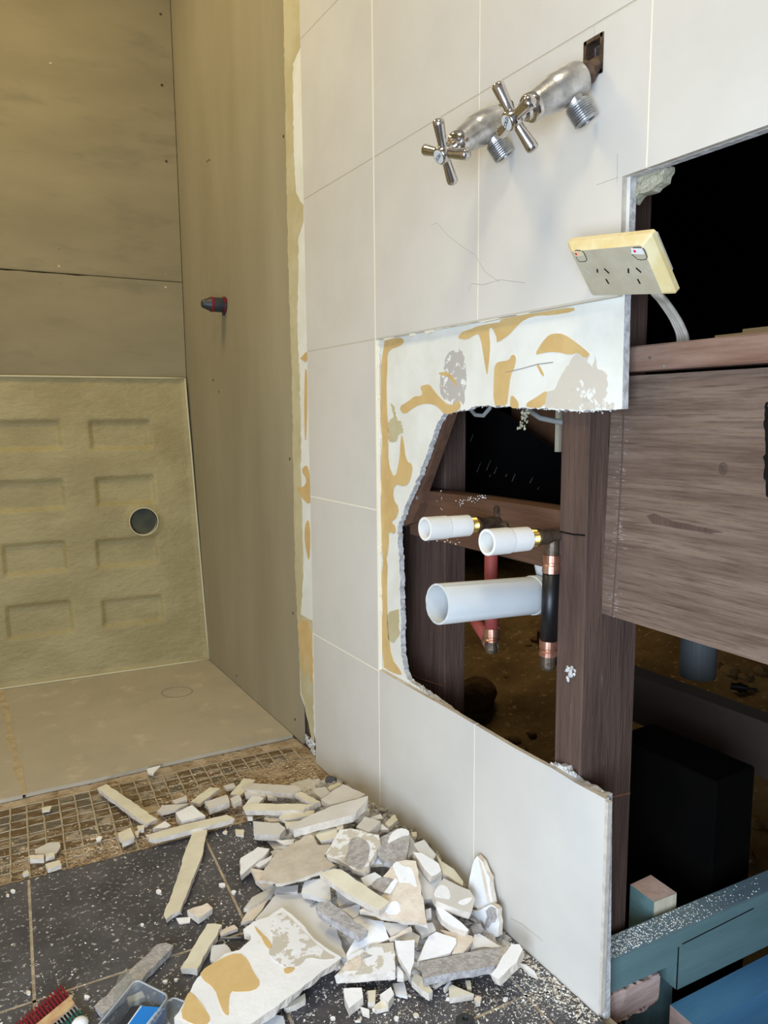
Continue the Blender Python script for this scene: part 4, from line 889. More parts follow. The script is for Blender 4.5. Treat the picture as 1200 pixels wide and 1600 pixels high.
def piece(c, kind, layer, label, pts, th=.008, tilt=0, group=None, subs=(), cat=None, name=None, z=None, js=.010, ja=.0007):
    px = [c2p(c, p) for p in pts]; q = (sum(p[0] for p in px)/len(px), sum(p[1] for p in px)/len(px))
    z0 = 0
    for _ in range(5):
        p = onz(q, z0); z0 = (heap(p.x, p.y) if layer > 0 else 0)+.0065*layer+th if z is None else z
    cen = onz(q, z0); e = .01
    n = V((0, 0, 1))
    if layer > 0 and z is None:
        gx = (heap(cen.x+e, cen.y)-heap(cen.x-e, cen.y))/(2*e); gy = (heap(cen.x, cen.y+e)-heap(cen.x, cen.y-e))/(2*e)
        n = V((-gx*.8+rd.uniform(-.07, .07), -gy*.8+rd.uniform(-.07, .07), 1)).normalized()
    if tilt: n = (n+V(tilt)).normalized()
    T = [onp(a, cen, n) for a in px]
    for v in T: v.x = min(v.x, -.002)
    T = jag(T, js, ja, rd)
    for v in T: v.z -= (v-cen).dot(n)/n.z
    m = sum(T, V((0, 0, 0)))/len(T)
    bot = [t-n*th+(m-t)*rd.uniform(-.02, .07) for t in T]
    zm = min(v.z for v in bot)
    if zm < .0005:
        for k_, v in enumerate(bot): v.z = max(v.z, .0006); T[k_].z = max(T[k_].z, .0030)
    g = G(); g.prism(T, bot, 0, 1)
    o = g.out(name or NM[kind], list(KM[kind]), None, label=label, cat=cat or ('tile piece' if kind in 'TGK' else 'plaster piece' if kind != 'R' else 'mortar piece'), group=group)
    for sk, sp in subs:
        P = [onp(c2p(c, a), cen+n*.0005, n) for a in sp]; P = jag(smoothpoly(P, 1), .006, .0005, rd)
        for v in P: v.x = min(v.x, -.0021)
        g = G(); g.prism(P, -n*.0004); s_ = g.out('surface_patch', KM[sk][0], o)
    return o
# strips and chips on the mosaic bed
piece('E', 'T', 0, 'cream tile offcut lying diagonally across the mosaic grid', [(700, 237), (765, 208), (1140, 462), (1052, 497)], .009, z=.014)
piece('E', 'T', 0, 'squarish cream tile chip at the edge of the dark tiles', [(850, 562), (942, 520), (970, 590), (880, 628)], .010, z=.012)
piece('E', 'G', 0, 'flat grey shard on the grid at far left', [(250, 680), (350, 630), (430, 625), (437, 655), (400, 712), (255, 712)], .004, z=.004)
piece('E', 'K', 0, 'small orange-faced chip at far left of the grid', [(213, 720), (318, 714), (318, 748), (216, 752)], .008, z=.009)
piece('E', 'T', 0, 'cream chip touching the dark tile edge at far left', [(325, 785), (430, 755), (442, 790), (345, 822)], .007, z=.008)
piece('E', 'T', 0, 'small cream chip in front of the flat grey shard', [(325, 712), (388, 700), (395, 726), (328, 742)], .006, z=.007)
piece('E', 'T', 0, 'cream chip lying alone high on the grid at left', [(300, 378), (375, 362), (360, 396), (303, 402)], .004, z=.005)
piece('E', 'W', 0, 'oval pale flake in the middle of the grid', [(690, 600), (712, 583), (738, 586), (728, 610), (700, 622)], .003, z=.004)
piece('E', 'T', 0, 'tiny cream chip on the dark tile edge, leftmost', [(160, 850), (198, 826), (210, 848), (170, 865)], .005, z=.006)
piece('E', 'W', 0, 'pale flake resting on the cement sheet edge', [(1060, 98), (1160, 72), (1105, 138), (1065, 126)], .004, z=.006)
piece('F', 'T', 1, 'long cream tile offcut along the edge of the dark tiles', [(285, 535), (560, 460), (830, 398), (888, 425), (340, 565)], .009, z=.018)
piece('F', 'W', 1, 'thick white block lying beside the long offcut', [(490, 385), (600, 332), (690, 405), (530, 443)], .016, z=.020)
piece('F', 'G', 0, 'flat grey offcut left of the thick white block', [(365, 375), (400, 335), (578, 322), (500, 362), (395, 386)], .006, z=.010)
piece('F', 'G', 0, 'short grey offcut above the thick white block', [(465, 305), (560, 270), (570, 298), (490, 325)], .006, z=.010)
piece('F', 'T', 1, 'cream offcut pointing up the grid behind the white block', [(590, 310), (720, 215), (790, 220), (655, 325)], .007, z=.014)
piece('F', 'G', 1, 'grey-faced block right of the thick white block', [(685, 312), (835, 265), (852, 312), (715, 362)], .012, z=.020)
piece('F', 'T', 1, 'upright-pointing cream offcut near the top of the heap', [(855, 262), (945, 155), (1025, 165), (925, 268)], .007, z=.014)
piece('F', 'G', 1, 'small grey chip below the upright-pointing offcut', [(855, 290), (915, 262), (935, 300), (880, 332)], .008, z=.020)
piece('F', 'G', 0, 'dull grey flake behind the upright-pointing offcut', [(810, 205), (880, 185), (895, 215), (830, 225)], .005, z=.008)
piece('F', 'W', 0, 'rough white crumb left of the thick white block', [(335, 490), (420, 440), (460, 468), (432, 486)], .007, z=.010)
piece('F', 'T', 0, 'little cream cube between the two left offcuts', [(230, 472), (285, 466), (278, 494), (238, 498)], .007, z=.008)
piece('F', 'T', 0, 'pale round chip beside the squarish cream chip', [(215, 512), (250, 500), (240, 535), (222, 536)], .005, z=.006)
piece('L', 'T', 1, 'long cream tile offcut pointing down over the dark tile', [(862, 420), (925, 418), (900, 540), (805, 778), (740, 818), (730, 800), (800, 610), (825, 520)], .009, z=.013)
piece('L', 'K', 0, 'wedge-shaped chip with a pinkish top on the dark tile', [(835, 778), (925, 745), (950, 768), (885, 812)], .010, z=.012)
piece('L', 'W', 0, 'flat white flake beside the pinkish wedge chip', [(785, 812), (850, 808), (848, 832), (800, 838)], .002, z=.003)
piece('L', 'T', 0, 'short cream tile offcut left of the big plaster slab', [(925, 838), (992, 843), (880, 1040), (805, 1038)], .010, z=.012)
piece('L', 'R', 0, 'long rough grey offcut running under the clear box', [(700, 930), (740, 922), (775, 935), (640, 1080), (460, 1240), (420, 1208)], .010, z=.012)
piece('L', 'S', 0, 'grey-white flat piece tucked by the big plaster slab', [(945, 935), (1005, 928), (1035, 968), (960, 1012), (938, 1000)], .004, z=.006)
piece('L', 'K', 0, 'crumbly cream flake above the short offcut', [(978, 872), (1045, 842), (1062, 858), (985, 892)], .005, z=.006)
piece('L', 'T', 0, 'lone cream square chip above the white wedge', [(1050, 416), (1090, 418), (1088, 444), (1052, 440)], .004, z=.005)
# the heap, from the bottom up
piece('A', 'G', 1, 'grey offcut below the top strip of the heap', [(190, 215), (340, 232), (346, 252), (200, 243)], .008)
piece('A', 'W', 1, 'white triangular shard near the top of the heap', [(185, 322), (258, 238), (335, 262), (292, 305)], .008)
piece('A', 'T', 1, 'short cream chip under the top strip', [(350, 232), (440, 236), (430, 260), (360, 258)], .007)
piece('A', 'T', 1, 'cream end standing on the dark tile under the heap', [(205, 365), (260, 363), (252, 398), (216, 400)], .008)
piece('A', 'T', 1, 'leaning cream chip under the level offcut', [(335, 410), (368, 365), (386, 392), (350, 415)], .007)
piece('A', 'W', 1, 'white sliver under the level offcut', [(385, 362), (468, 378), (442, 400), (398, 394)], .004)
piece('A', 'K', 1, 'pink-edged chip under the level offcut', [(345, 412), (430, 402), (452, 426), (372, 434)], .006)
piece('A', 'G', 1, 'blocky grey tile piece at the left edge of the heap', [(255, 430), (440, 440), (490, 480), (448, 528), (260, 520)], .013)
piece('A', 'T', 2, 'cream offcut below the level offcut', [(440, 405), (470, 372), (700, 350), (690, 385), (600, 400), (470, 418)], .007)
piece('A', 'T', 2, 'short cream offcut beside the cream-edged slab', [(480, 430), (600, 425), (590, 455), (490, 463)], .007)
piece('A', 'G', 2, 'long brown-grey strip topping the back of the heap', [(175, 175), (240, 155), (560, 172), (610, 205), (540, 232), (200, 198)], .010)
piece('A', 'T', 3, 'level cream-grey offcut across the back of the heap', [(180, 330), (212, 302), (720, 305), (640, 332), (620, 352), (190, 352)], .010)
piece('A', 'G', 2, 'grey flake behind the large grey tile pieces', [(690, 195), (775, 180), (810, 222), (745, 262), (700, 230)], .007)
piece('A', 'T', 2, 'small cream offcut nearest the wall corner', [(793, 182), (880, 146), (890, 165), (812, 205)], .008)
piece('A', 'T', 3, 'leaning cream-edged chip in the middle of the heap top', [(555, 232), (600, 215), (742, 290), (700, 300), (605, 268)], .009)
piece('A', 'G', 4, 'large grey tile piece touching the wall', [(745, 272), (905, 162), (1065, 236), (1020, 262), (812, 312)], .011)
piece('A', 'G', 5, 'large grey tile piece with a thick cream edge, longest in the heap', [(500, 468), (640, 400), (820, 320), (1085, 246), (1082, 275), (1000, 362), (960, 385), (545, 495)], .014)
piece('A', 'T', 2, 'knobbly cream chip at the wall end of the cream-edged slab', [(1000, 400), (1068, 312), (1096, 350), (1062, 382), (1010, 405)], .009)
piece('A', 'T', 3, 'squat cream block in front of the cream-edged slab', [(705, 530), (750, 490), (860, 480), (864, 548), (742, 574)], .011)
piece('A', 'T', 3, 'small cream cube behind the speckled plaster plate', [(850, 458), (908, 456), (904, 492), (862, 488)], .009)
piece('A', 'G', 3, 'grey block by the wall in the middle of the heap', [(1000, 468), (1062, 396), (1175, 430), (1085, 508)], .012)
piece('A', 'W', 2, 'white sliver left of the large beige piece', [(420, 565), (555, 560), (540, 598), (480, 600)], .004)
piece('A', 'W', 1, 'white wedge alone at the left edge of the heap', [(160, 800), (166, 695), (290, 615), (375, 628), (352, 665), (268, 735), (168, 822)], .010, z=.018)
piece('A', 'W', 1, 'narrow white piece between the white wedge and the beige piece', [(265, 742), (400, 670), (385, 705), (300, 762)], .006, z=.014)
piece('A', 'K', 1, 'pinkish broken edge under the beige piece', [(240, 768), (330, 785), (360, 860), (400, 880), (335, 910), (272, 850)], .008, z=.014)
piece('B', 'W', 1, 'white sliver by the wall above the round grey piece', [(75, 75), (150, 50), (165, 80), (110, 88)], .005)
piece('B', 'W', 2, 'white crumb beside the small upright cream offcut', [(130, 158), (160, 116), (205, 155)], .005)
piece('B', 'T', 2, 'small cream offcut tilted against the wall', [(180, 112), (245, 52), (264, 92), (206, 136)], .008)
piece('B', 'G', 2, 'grey flake behind the round grey piece', [(335, 190), (375, 240), (400, 290), (330, 350)], .007)
piece('B', 'T', 2, 'tiny cream cube touching the wall', [(355, 172), (390, 170), (392, 198), (365, 204)], .007)
piece('B', 'S', 3, 'pale slab with a cream end leaning by the wall', [(370, 250), (440, 222), (520, 322), (500, 355), (398, 302)], .010)
piece('B', 'T', 3, 'thin cream strip slid down along the wall', [(525, 322), (562, 372), (640, 420), (702, 502), (700, 530), (570, 450)], .008)
piece('B', 'S', 2, 'smooth pale grey panel under the white wedge by the wall', [(395, 400), (560, 440), (558, 485), (495, 618), (430, 622)], .008)
piece('B', 'W', 4, 'white wedge-shaped block above the pale grey panel', [(368, 305), (425, 312), (540, 385), (555, 430), (490, 470), (440, 415)], .011)
piece('B', 'R', 3, 'rounded grey piece with a white crescent', [(130, 322), (140, 212), (250, 152), (320, 150), (348, 198), (332, 300), (318, 368), (222, 386), (168, 368)], .009, subs=[('W', [(190, 252), (215, 182), (275, 142), (335, 155), (345, 192), (300, 195), (240, 225)])])
piece('B', 'W', 2, 'white sliver below the rounded grey piece', [(80, 390), (130, 342), (182, 384)], .006)
piece('A', 'F', 4, 'white plaster plate with a large rough grey patch', [(780, 662), (830, 580), (880, 492), (960, 482), (1165, 530), (1176, 590), (1060, 800), (1000, 788), (870, 708), (788, 685)], .009,
      subs=[('R', [(922, 700), (945, 600), (960, 558), (1000, 545), (1060, 562), (1095, 600), (1098, 660), (1052, 778), (1000, 775), (900, 712)]), ('W', [(955, 580), (975, 560), (1015, 548), (1005, 582)])])
piece('C', 'S', 1, 'white strip under the lower edge of the beige piece', [(395, 112), (540, 96), (536, 145), (380, 155)], .006)
piece('C', 'S', 2, 'pale panel under the long diagonal offcut', [(582, 72), (700, 52), (755, 92), (757, 200), (560, 152)], .009)
piece('C', 'S', 2, 'pale narrow piece right of the diagonal offcut start', [(790, 122), (912, 192), (812, 242)], .008)
piece('C', 'W', 2, 'small white shard between the stick and the framed piece', [(830, 260), (962, 222), (942, 300), (912, 320)], .007)
piece('C', 'W', 2, 'broad white plate below the diagonal offcut', [(900, 330), (940, 305), (1110, 340), (1150, 458), (1040, 500), (870, 640), (862, 560), (930, 440)], .007)
piece('C', 'S', 1, 'large smooth light grey sheet under the big plaster slab', [(250, 330), (390, 160), (560, 150), (740, 200), (800, 400), (865, 592), (700, 520), (600, 520), (440, 400), (300, 380)], .006, z=.018)
piece('C', 'G', 1, 'brown-grey blade left of the smooth sheet', [(175, 255), (230, 180), (390, 95), (402, 130), (362, 168), (200, 255)], .006, z=.010)
piece('C', 'K', 0, 'pinkish cream flake beneath the brown-grey blade', [(155, 350), (200, 272), (350, 180), (300, 262), (240, 330)], .005, z=.006)
piece('A', 'B', 5, 'largest beige-brown lining piece on top of the heap', [(300, 858), (330, 790), (390, 700), (470, 630), (600, 560), (660, 512), (702, 560), (725, 600), (810, 595), (822, 625), (765, 680), (850, 748), (640, 830), (540, 862), (460, 880)], .006, js=.007, ja=.0012)
piece('B', 'K', 4, 'framed tile piece with a cream rim in the heap centre', [(5, 695), (60, 672), (210, 560), (165, 470), (250, 370), (320, 358), (385, 365), (460, 788), (300, 772)], .008,
      subs=[('W', [(225, 392), (262, 362), (300, 402), (352, 402), (378, 470), (398, 552), (335, 505), (268, 512), (250, 450)]), ('W', [(205, 642), (268, 628), (290, 720), (170, 722)]), ('R', [(75, 530), (140, 470), (230, 480), (255, 520), (200, 590), (120, 560)])])
piece('B', 'W', 5, 'thin white strip lying on the framed piece', [(170, 575), (250, 476), (266, 500), (215, 586)], .004)
piece('B', 'S', 4, 'grey-white flake above the diagonal offcut', [(15, 480), (110, 440), (155, 470), (130, 502), (50, 542)], .007)
piece('B', 'G', 3, 'grey plate below the framed piece', [(170, 775), (330, 792), (340, 815), (218, 868)], .006)
piece('B', 'K', 3, 'cream edge strip below the framed piece', [(205, 880), (350, 800), (360, 828), (216, 894)], .007)
piece('B', 'W', 2, 'little white square right of the framed piece', [(450, 690), (486, 680), (490, 740), (455, 746)], .006)
piece('D', 'G', 2, 'layered grey flake beside the framed piece', [(520, 82), (620, 75), (640, 118), (560, 148)], .007)
piece('D', 'G', 2, 'grey-edged chip above the white dagger shard', [(430, 165), (500, 122), (552, 150), (540, 188)], .008)
piece('B', 'G', 4, 'grey tile piece with white paint at its lower edge, near the wall', [(495, 590), (540, 520), (570, 480), (680, 535), (745, 560), (782, 620), (752, 718), (640, 680), (520, 632)], .011,
      subs=[('W', [(500, 600), (525, 540), (560, 520), (605, 545), (622, 622), (560, 612)]), ('W', [(652, 640), (755, 602), (765, 622), (712, 664)])])
piece('B', 'W', 3, 'long white shard with a grey side, near the wall', [(520, 676), (560, 680), (640, 740), (740, 828), (722, 838), (620, 800), (556, 752)], .011)
piece('D', 'W', 2, 'large white shard in the front of the heap', [(535, 292), (568, 215), (600, 150), (640, 126), (750, 162), (752, 192), (720, 242), (620, 270)], .009)
piece('D', 'K', 2, 'pinkish framed tile corner beside the large white shard', [(665, 115), (840, 150), (846, 172), (790, 240), (726, 250), (752, 182)], .008)
piece('D', 'W', 1, 'white shard behind the long rough grey slab', [(830, 228), (850, 142), (880, 136), (1000, 210), (860, 216)], .007, z=.016)
piece('D', 'K', 1, 'cream strip under the long rough grey slab', [(600, 408), (730, 368), (640, 420)], .006, z=.010)
piece('D', 'R', 2, 'long rough grey slab at the front of the heap', [(545, 292), (720, 258), (930, 218), (1000, 214), (1012, 298), (985, 312), (760, 348), (572, 385)], .011, z=.028)
piece('D', 'W', 3, 'white block with a cream side leaning on the rough grey slab', [(965, 378), (940, 362), (1055, 195), (1100, 195), (1118, 225), (1085, 295), (985, 388)], .011, z=.036, tilt=(-.2, .1, 0))
piece('C', 'R', 5, 'grey porous stick lying on the smooth sheet', [(655, 242), (690, 207), (760, 216), (1010, 400), (950, 448), (668, 268)], .012)
piece('C', 'T', 6, 'long cream tile offcut lying diagonally over the heap', [(680, 22), (780, -12), (830, -5), (1150, 210), (1082, 268), (860, 150)], .011)
piece('D', 'F', 2, 'wide block with crusty white face, front left of the heap', [(80, 372), (120, 330), (165, 255), (290, 190), (405, 185), (415, 350), (240, 360)], .012,
      subs=[('K', [(125, 320), (230, 240), (225, 340), (130, 345)])])
piece('D', 'R', 3, 'grey flake lying on the crusty white block', [(218, 340), (240, 245), (300, 258), (312, 290), (282, 345)], .005)
piece('D', 'W', 4, 'white dagger-shaped shard between the crusty block and rough slab', [(412, 175), (522, 170), (518, 300), (498, 372), (430, 258)], .009)
piece('D', 'S', 0, 'pale flake sticking out under the crusty white block', [(400, 412), (465, 406), (482, 482), (415, 468)], .004, z=.006)
piece('D', 'W', 2, 'white bit wedged beside the dagger-shaped shard', [(425, 312), (460, 350), (462, 386), (425, 380)], .006)
piece('D', 'T', 1, 'cream chip standing in front of the dagger-shaped shard', [(505, 392), (520, 352), (560, 375), (622, 452), (600, 470), (558, 442)], .010, z=.016)
piece('D', 'T', 0, 'triangular cream chip alone in front of the rough slab', [(710, 432), (728, 418), (850, 470), (790, 478), (715, 490)], .009, z=.010)
piece('D', 'W', 0, 'short pale stick left of the triangular chip', [(680, 436), (715, 396), (726, 406), (690, 446)], .006, z=.007)
piece('D', 'T', 0, 'small upright cream chip behind the triangular chip', [(802, 396), (830, 394), (836, 440), (812, 438)], .007, z=.008)
piece('D', 'K', 0, 'pale lump right of the triangular chip', [(850, 492), (868, 478), (892, 486), (884, 512), (860, 514)], .007, z=.008)
piece('D', 'W', 0, 'white plaster flake in the dust by the wall foot', [(1095, 296), (1140, 310), (1182, 342), (1200, 376), (1150, 352)], .004, z=.006)
piece('C', 'W', 0, 'squarish white chip on the dark tile in front of the heap', [(842, 792), (965, 785), (975, 850), (880, 925), (850, 850)], .012, z=.014)
piece('C', 'T', 0, 'upright cream chip right of the squarish white chip', [(1002, 806), (1060, 800), (1055, 880), (1006, 888)], .009, z=.010)
piece('C', 'W', 0, 'white cube-like chip, last in the front row of chips', [(1086, 832), (1160, 780), (1182, 828), (1142, 886)], .012, z=.015)
piece('C', 'T', 0, 'spiky cream chip among the front row of chips', [(1045, 905), (1110, 862), (1150, 915), (1060, 935)], .006, z=.007)
piece('C', 'W', 0, 'thin white splinter in front of the squarish white chip', [(955, 912), (1015, 930), (1017, 972), (970, 958)], .004, z=.005)
piece('C', 'T', 0, 'cream offcut trapped under the big plaster slab', [(440, 905), (585, 822), (590, 862), (462, 922)], .008, z=.009)
piece('C', 'S', 0, 'rough white flake at the bottom edge by the big slab', [(262, 1030), (360, 962), (440, 975), (455, 1035), (300, 1060)], .006, z=.008)
piece('C', 'T', 0, 'tiny cream splinter at the bottom edge', [(920, 1006), (968, 986), (958, 1006)], .003, z=.004)
# big plaster slab
BS = [(441, 1418), (455, 1428), (470, 1442), (492, 1468), (508, 1480), (534, 1496), (470, 1545), (395, 1598), (340, 1632), (300, 1612), (272, 1590), (292, 1558), (308, 1528), (330, 1508), (352, 1490), (374, 1484), (392, 1468), (392, 1456), (380, 1452), (396, 1440), (420, 1432)]
piece('P', 'W', 2, 'big white plaster slab with tan patches at the bottom left of the heap', BS, .011, z=.034, tilt=(.03, -.02, 0),
      subs=[('O', [(312, 1518), (340, 1500), (373, 1487), (388, 1500), (395, 1518), (408, 1536), (398, 1548), (370, 1550), (360, 1548), (357, 1568), (358, 1588), (350, 1584), (342, 1565), (336, 1545), (316, 1530)]), ('O', [(396, 1446), (402, 1450), (425, 1474), (424, 1482), (418, 1482), (408, 1465)]), ('O', [(442, 1512), (462, 1510), (458, 1518), (446, 1523)]),
            ('O', [(292, 1552), (300, 1550), (318, 1574), (330, 1592), (322, 1602), (300, 1600), (280, 1588)]),
            ('F', [(421, 1448), (438, 1422), (455, 1436), (468, 1450), (490, 1472), (510, 1488), (528, 1497), (505, 1500), (480, 1495), (470, 1508), (455, 1514), (440, 1508), (426, 1500), (418, 1486), (428, 1474)])])
# white piece standing against the wall
def leaner(label, px, x, m2, subs, th=.010, lean=.12):
    n = V((-1, 0, lean)).normalized(); c = onx(px[0], x); T = jag([onp(q, c, n) for q in px], .008, .0007, rd)
    for v in T: v.x = min(v.x, -.010)
    g = G(); g.prism(T, -n*th*0+V((th*.75, 0, 0)), 0, 1); o = g.out('plaster_shard', ['d_white', 'd_biscuit'], None, label=label, cat='plaster piece')
    for m_, sp in subs:
        g = G(); g.prism([onp(q, c+n*.0006, n) for q in sp], V((.0005, 0, 0))); g.out('surface_patch', m_, o)
bb = lambda a, b: (560+a/4.2857, 1260+b/4.2857)
leaner('tall white pointed shard standing against the tiled wall', [bb(*p) for p in [(795, 333), (830, 370), (880, 480), (885, 560), (902, 650), (872, 700), (800, 690), (750, 640), (735, 545), (752, 450), (762, 395)]], -.012, None,
       [('d_pink', [bb(*p) for p in [(802, 352), (822, 375), (850, 460), (880, 640), (862, 640), (835, 500)]])])
leaner('white shard with a grey patch, upright at the foot of the pointed shard', [bb(*p) for p in [(708, 745), (730, 702), (800, 700), (852, 672), (885, 656), (935, 690), (942, 780), (938, 870), (902, 880), (800, 845), (722, 800)]], -.030, None,
       [('d_rough', [bb(*p) for p in [(852, 700), (885, 672), (922, 690), (930, 730), (915, 775), (890, 780), (868, 815), (838, 800), (850, 770), (862, 740)]])])
# crumbs that can be told apart on the dark tiles
for q, s, m in [((20, 1392), 5, 'W'), ((12, 1398), 4, 'T'), ((248, 1392), 6, 'W'), ((222, 1444), 4, 'W'), ((347, 1382), 7, 'W'), ((135, 1557), 6, 'W'), ((110, 1557), 6, 'T'), ((290, 1437), 4, 'W'), ((258, 1533), 5, 'W'), ((275, 1530), 4, 'W'), ((45, 1550), 5, 'T'), ((260, 1305), 4, 'T'), ((365, 1393), 6, 'W'), ((352, 1300), 5, 'T'), ((520, 1590), 5, 'W'), ((585, 1577), 5, 'W'), ((605, 1565), 4, 'T'), ((650, 1585), 6, 'T'), ((700, 1560), 4, 'W'), ((620, 1590), 6, 'W'), ((790, 1560), 5, 'W'), ((475, 1535), 6, 'W'), ((540, 1545), 4, 'W')]:
    a0_ = rd.uniform(0, 6); pts = [(q[0]+s*math.cos(a0_+i*1.05)*rd.uniform(.6, 1), q[1]+s*.65*math.sin(a0_+i*1.05)*rd.uniform(.6, 1)) for i in range(6)]
    piece('P', m, 0, 'small pale crumb scattered on the dark tiles', pts, .003, z=.0035, group='pale crumbs on the dark tiles', name='crumb', js=.02, cat='crumb')
# uncountable crumbs, dust and rubble
g = G(); r3 = random.Random(99)
def crumb(g, p, s):
    vs = [p+V((r3.uniform(-1, 1)*s, r3.uniform(-1, 1)*s, r3.uniform(0, .7)*s)) for _ in range(4)]; g.add(vs, [(0, 1, 2), (0, 2, 3), (0, 3, 1), (1, 3, 2)])
def ok(p): return p.x < -.004
def spray(g, n, q, sx_, sy_, smin, smax, zf=lambda x, y: 0):
    for _ in range(n):
        c = (q[0]+r3.gauss(0, sx_), q[1]+r3.gauss(0, sy_)); p = onz(c, 0)
        if ok(p) and p.y > -.7: p.z = zf(p.x, p.y); crumb(g, p, smin+(smax-smin)*r3.random()**3)
for q, sx_, sy_, n in [((380, 1300), 35, 25, 420), ((250, 1340), 60, 25, 120), ((350, 1400), 50, 50, 420), ((120, 1400), 90, 60, 300), ((60, 1560), 70, 40, 380), ((250, 1550), 50, 40, 350), ((330, 1480), 40, 30, 260), ((440, 1590), 30, 15, 200), ((600, 1560), 90, 25, 900), ((760, 1540), 70, 30, 1300), ((850, 1560), 40, 30, 1500), ((700, 1590), 80, 15, 500), ((560, 1545), 50, 12, 300)]:
    spray(g, n, q, sx_, sy_, .0004, .0026)
g.out('plaster_crumbs', 'dust', None, label='fine plaster crumbs scattered over the dark floor tiles', cat='crumbs', kind='stuff')
g = G()
for q, sx_, sy_, n in [((400, 1225), 50, 22, 900), ((200, 1310), 60, 18, 500), ((320, 1240), 60, 14, 450), ((60, 1350), 45, 14, 220), ((470, 1200), 20, 12, 300), ((300, 1290), 50, 16, 500), ((150, 1335), 50, 10, 300), ((440, 1235), 30, 12, 400)]:
    spray(g, n*4, q, sx_, sy_, .0006, .0055, lambda x, y: -.0075)
g.out('mortar_crumbs', mat('crumb_beige', (202, 180, 148), (176, 150, 118), 60, .95), None, label='beige mortar crumbs over the mosaic grid', cat='crumbs', kind='stuff')
g = G()
for _ in range(2300):
    x = -abs(r3.gauss(0, .11))-.004; y = r3.gauss(-.10, .17); h = heap(x, y)
    if h < .006 or y > .16 or y < -.46: continue
    for k in range(1): crumb(g, V((x, y, h*r3.uniform(.5, 1.05))), r3.uniform(.004, .013))
g.out('heap_rubble', ['d_rough'], None, label='small rubble filling the heap beneath the larger pieces', cat='rubble', kind='stuff')
nx_, ny_ = 44, 80; vs_ = []; fs_ = []
for j in range(ny_+1):
    for i in range(nx_+1):
        x = -.003-.33*i/nx_; y = -.52+.86*j/ny_; vs_.append((x, y, max(-.004, heap(x, y)*.85-.003)+(r3.uniform(-.003, .003) if heap(x, y) > .006 else 0)))
for j in range(ny_):
    for i in range(nx_):
        a = j*(nx_+1)+i; q = [a, a+1, a+nx_+2, a+nx_+1]
        if max(vs_[k][2] for k in q) > .002: fs_.append(tuple(q))
us = sorted({k for f in fs_ for k in f}); ix = {k: i for i, k in enumerate(us)}; vs_ = [vs_[k] for k in us]; fs_ = [tuple(ix[k] for k in f) for f in fs_]
obj('rubble_bed', vs_, fs_, 'd_grey', None, label='dusty bed of broken plaster under the heap', cat='rubble', kind='stuff')
# dust drift along the foot of the wall
g = G()
for _ in range(1500):
    t = r3.random()**.7; y = .05-t*.6; x = -.003-abs(r3.gauss(0, .008+.012*t)); crumb(g, V((x, y, 0)), r3.uniform(.0008, .0035))
g.out('dust_drift', 'dust', None, label='line of plaster dust along the foot of the tiled wall', cat='dust', kind='stuff')
rock(onz((517, 1219), .012), .011, (1.2, 1, .8), 'small dark blue-grey pebble in the corner behind the heap', m=mat('pebble', (74, 76, 84), rough=.6), name='pebble', seed=5)
# ------------------------------------------------------------------ small things at the bottom edge
bx_ = empty('clear_box', onz((215, 1570), 0), 'clear plastic box with open lid at the bottom edge', 'box')
zb_ = .036; A_ = onz((212, 1530), zb_); B_ = onz((264, 1556), zb_); ab = (B_-A_); wv = V((ab.y, -ab.x, 0)).normalized(); wv = wv if wv.y < 0 else -wv
wv = (onz((150, 1606), zb_)-A_).normalized()
def boxwall(name, O, u, v, z0, z1, r=.008, t=.0014, bottom=True):
    # rounded rectangle open box
    uu, vv_ = u.length, v.length; un, vn = u/uu, v/vv_; c = O+u*.5+v*.5
    def ring(ins, z): return [V((c.x, c.y, 0))+un*x+vn*y+V((0, 0, z)) for x, y in rr(uu/2-ins, vv_/2-ins, max(.002, r-ins), 4)]
    R_ = [ring(0, z0), ring(0, z1-.004), ring(-.0022, z1-.004), ring(-.0022, z1), ring(t, z1), ring(t, z0+t)]; n = len(R_[0]); vs2 = [p for q in R_ for p in q]
    f2 = [(k*n+i, k*n+(i+1) % n, (k+1)*n+(i+1) % n, (k+1)*n+i) for k in range(5) for i in range(n)]+[tuple(reversed(range(n))), tuple(range(5*n, 6*n))]
    return obj(name, vs2, f2, 'clear', bx_)
boxwall('tray', A_, ab, wv*.16, .001, zb_)
lidO = onz((268, 1560), .012); lu = onz((345, 1590), .012)-lidO
boxwall('lid', lidO, lu, wv*.16, .001, .014)
def rim(name, O, u, v, z, r=.0011):
    g = G(); c = O+u*.5+v*.5; un, vn = u.normalized(), v.normalized(); L_ = [V((c.x, c.y, z))+un*x+vn*y for x, y in rr(u.length/2, v.length/2, .008, 4)]
    g.tube(L_+[L_[0]], r, 6); g.out(name, 'clear_rim', bx_, smooth=True)
rim('rim', A_, ab, wv*.16, zb_); rim('rim', lidO, lu, wv*.16, .0145); rim('foot', A_+V((0, 0, 0)), ab, wv*.16, .0025, .0008)
g = G(); tab = [onz(q, .034) for q in [(178, 1548), (187, 1520), (196, 1517), (207, 1522), (205, 1534), (176, 1572)]]; g.prism(smoothpoly(tab, 1), V((0, 0, -.0016))); g.out('hang_tab', 'clear', bx_)
pkt = empty('drill_bit_packet', onz((225, 1600), .002), 'blue and black packet inside the clear box', 'packet')
bq = [onz(q, .020) for q in [(221, 1572), (259, 1574), (225, 1630), (180, 1628)]]; g = G(); g.prism(bq, V((0, 0, -.016))); g.out('blue_card', 'packet_blue', pkt)
g = G(); g.prism([onz(q, .018) for q in [(206, 1572), (220, 1572), (179, 1628), (166, 1626)]], V((0, 0, -.012))); g.out('black_card', 'packet_black', pkt)
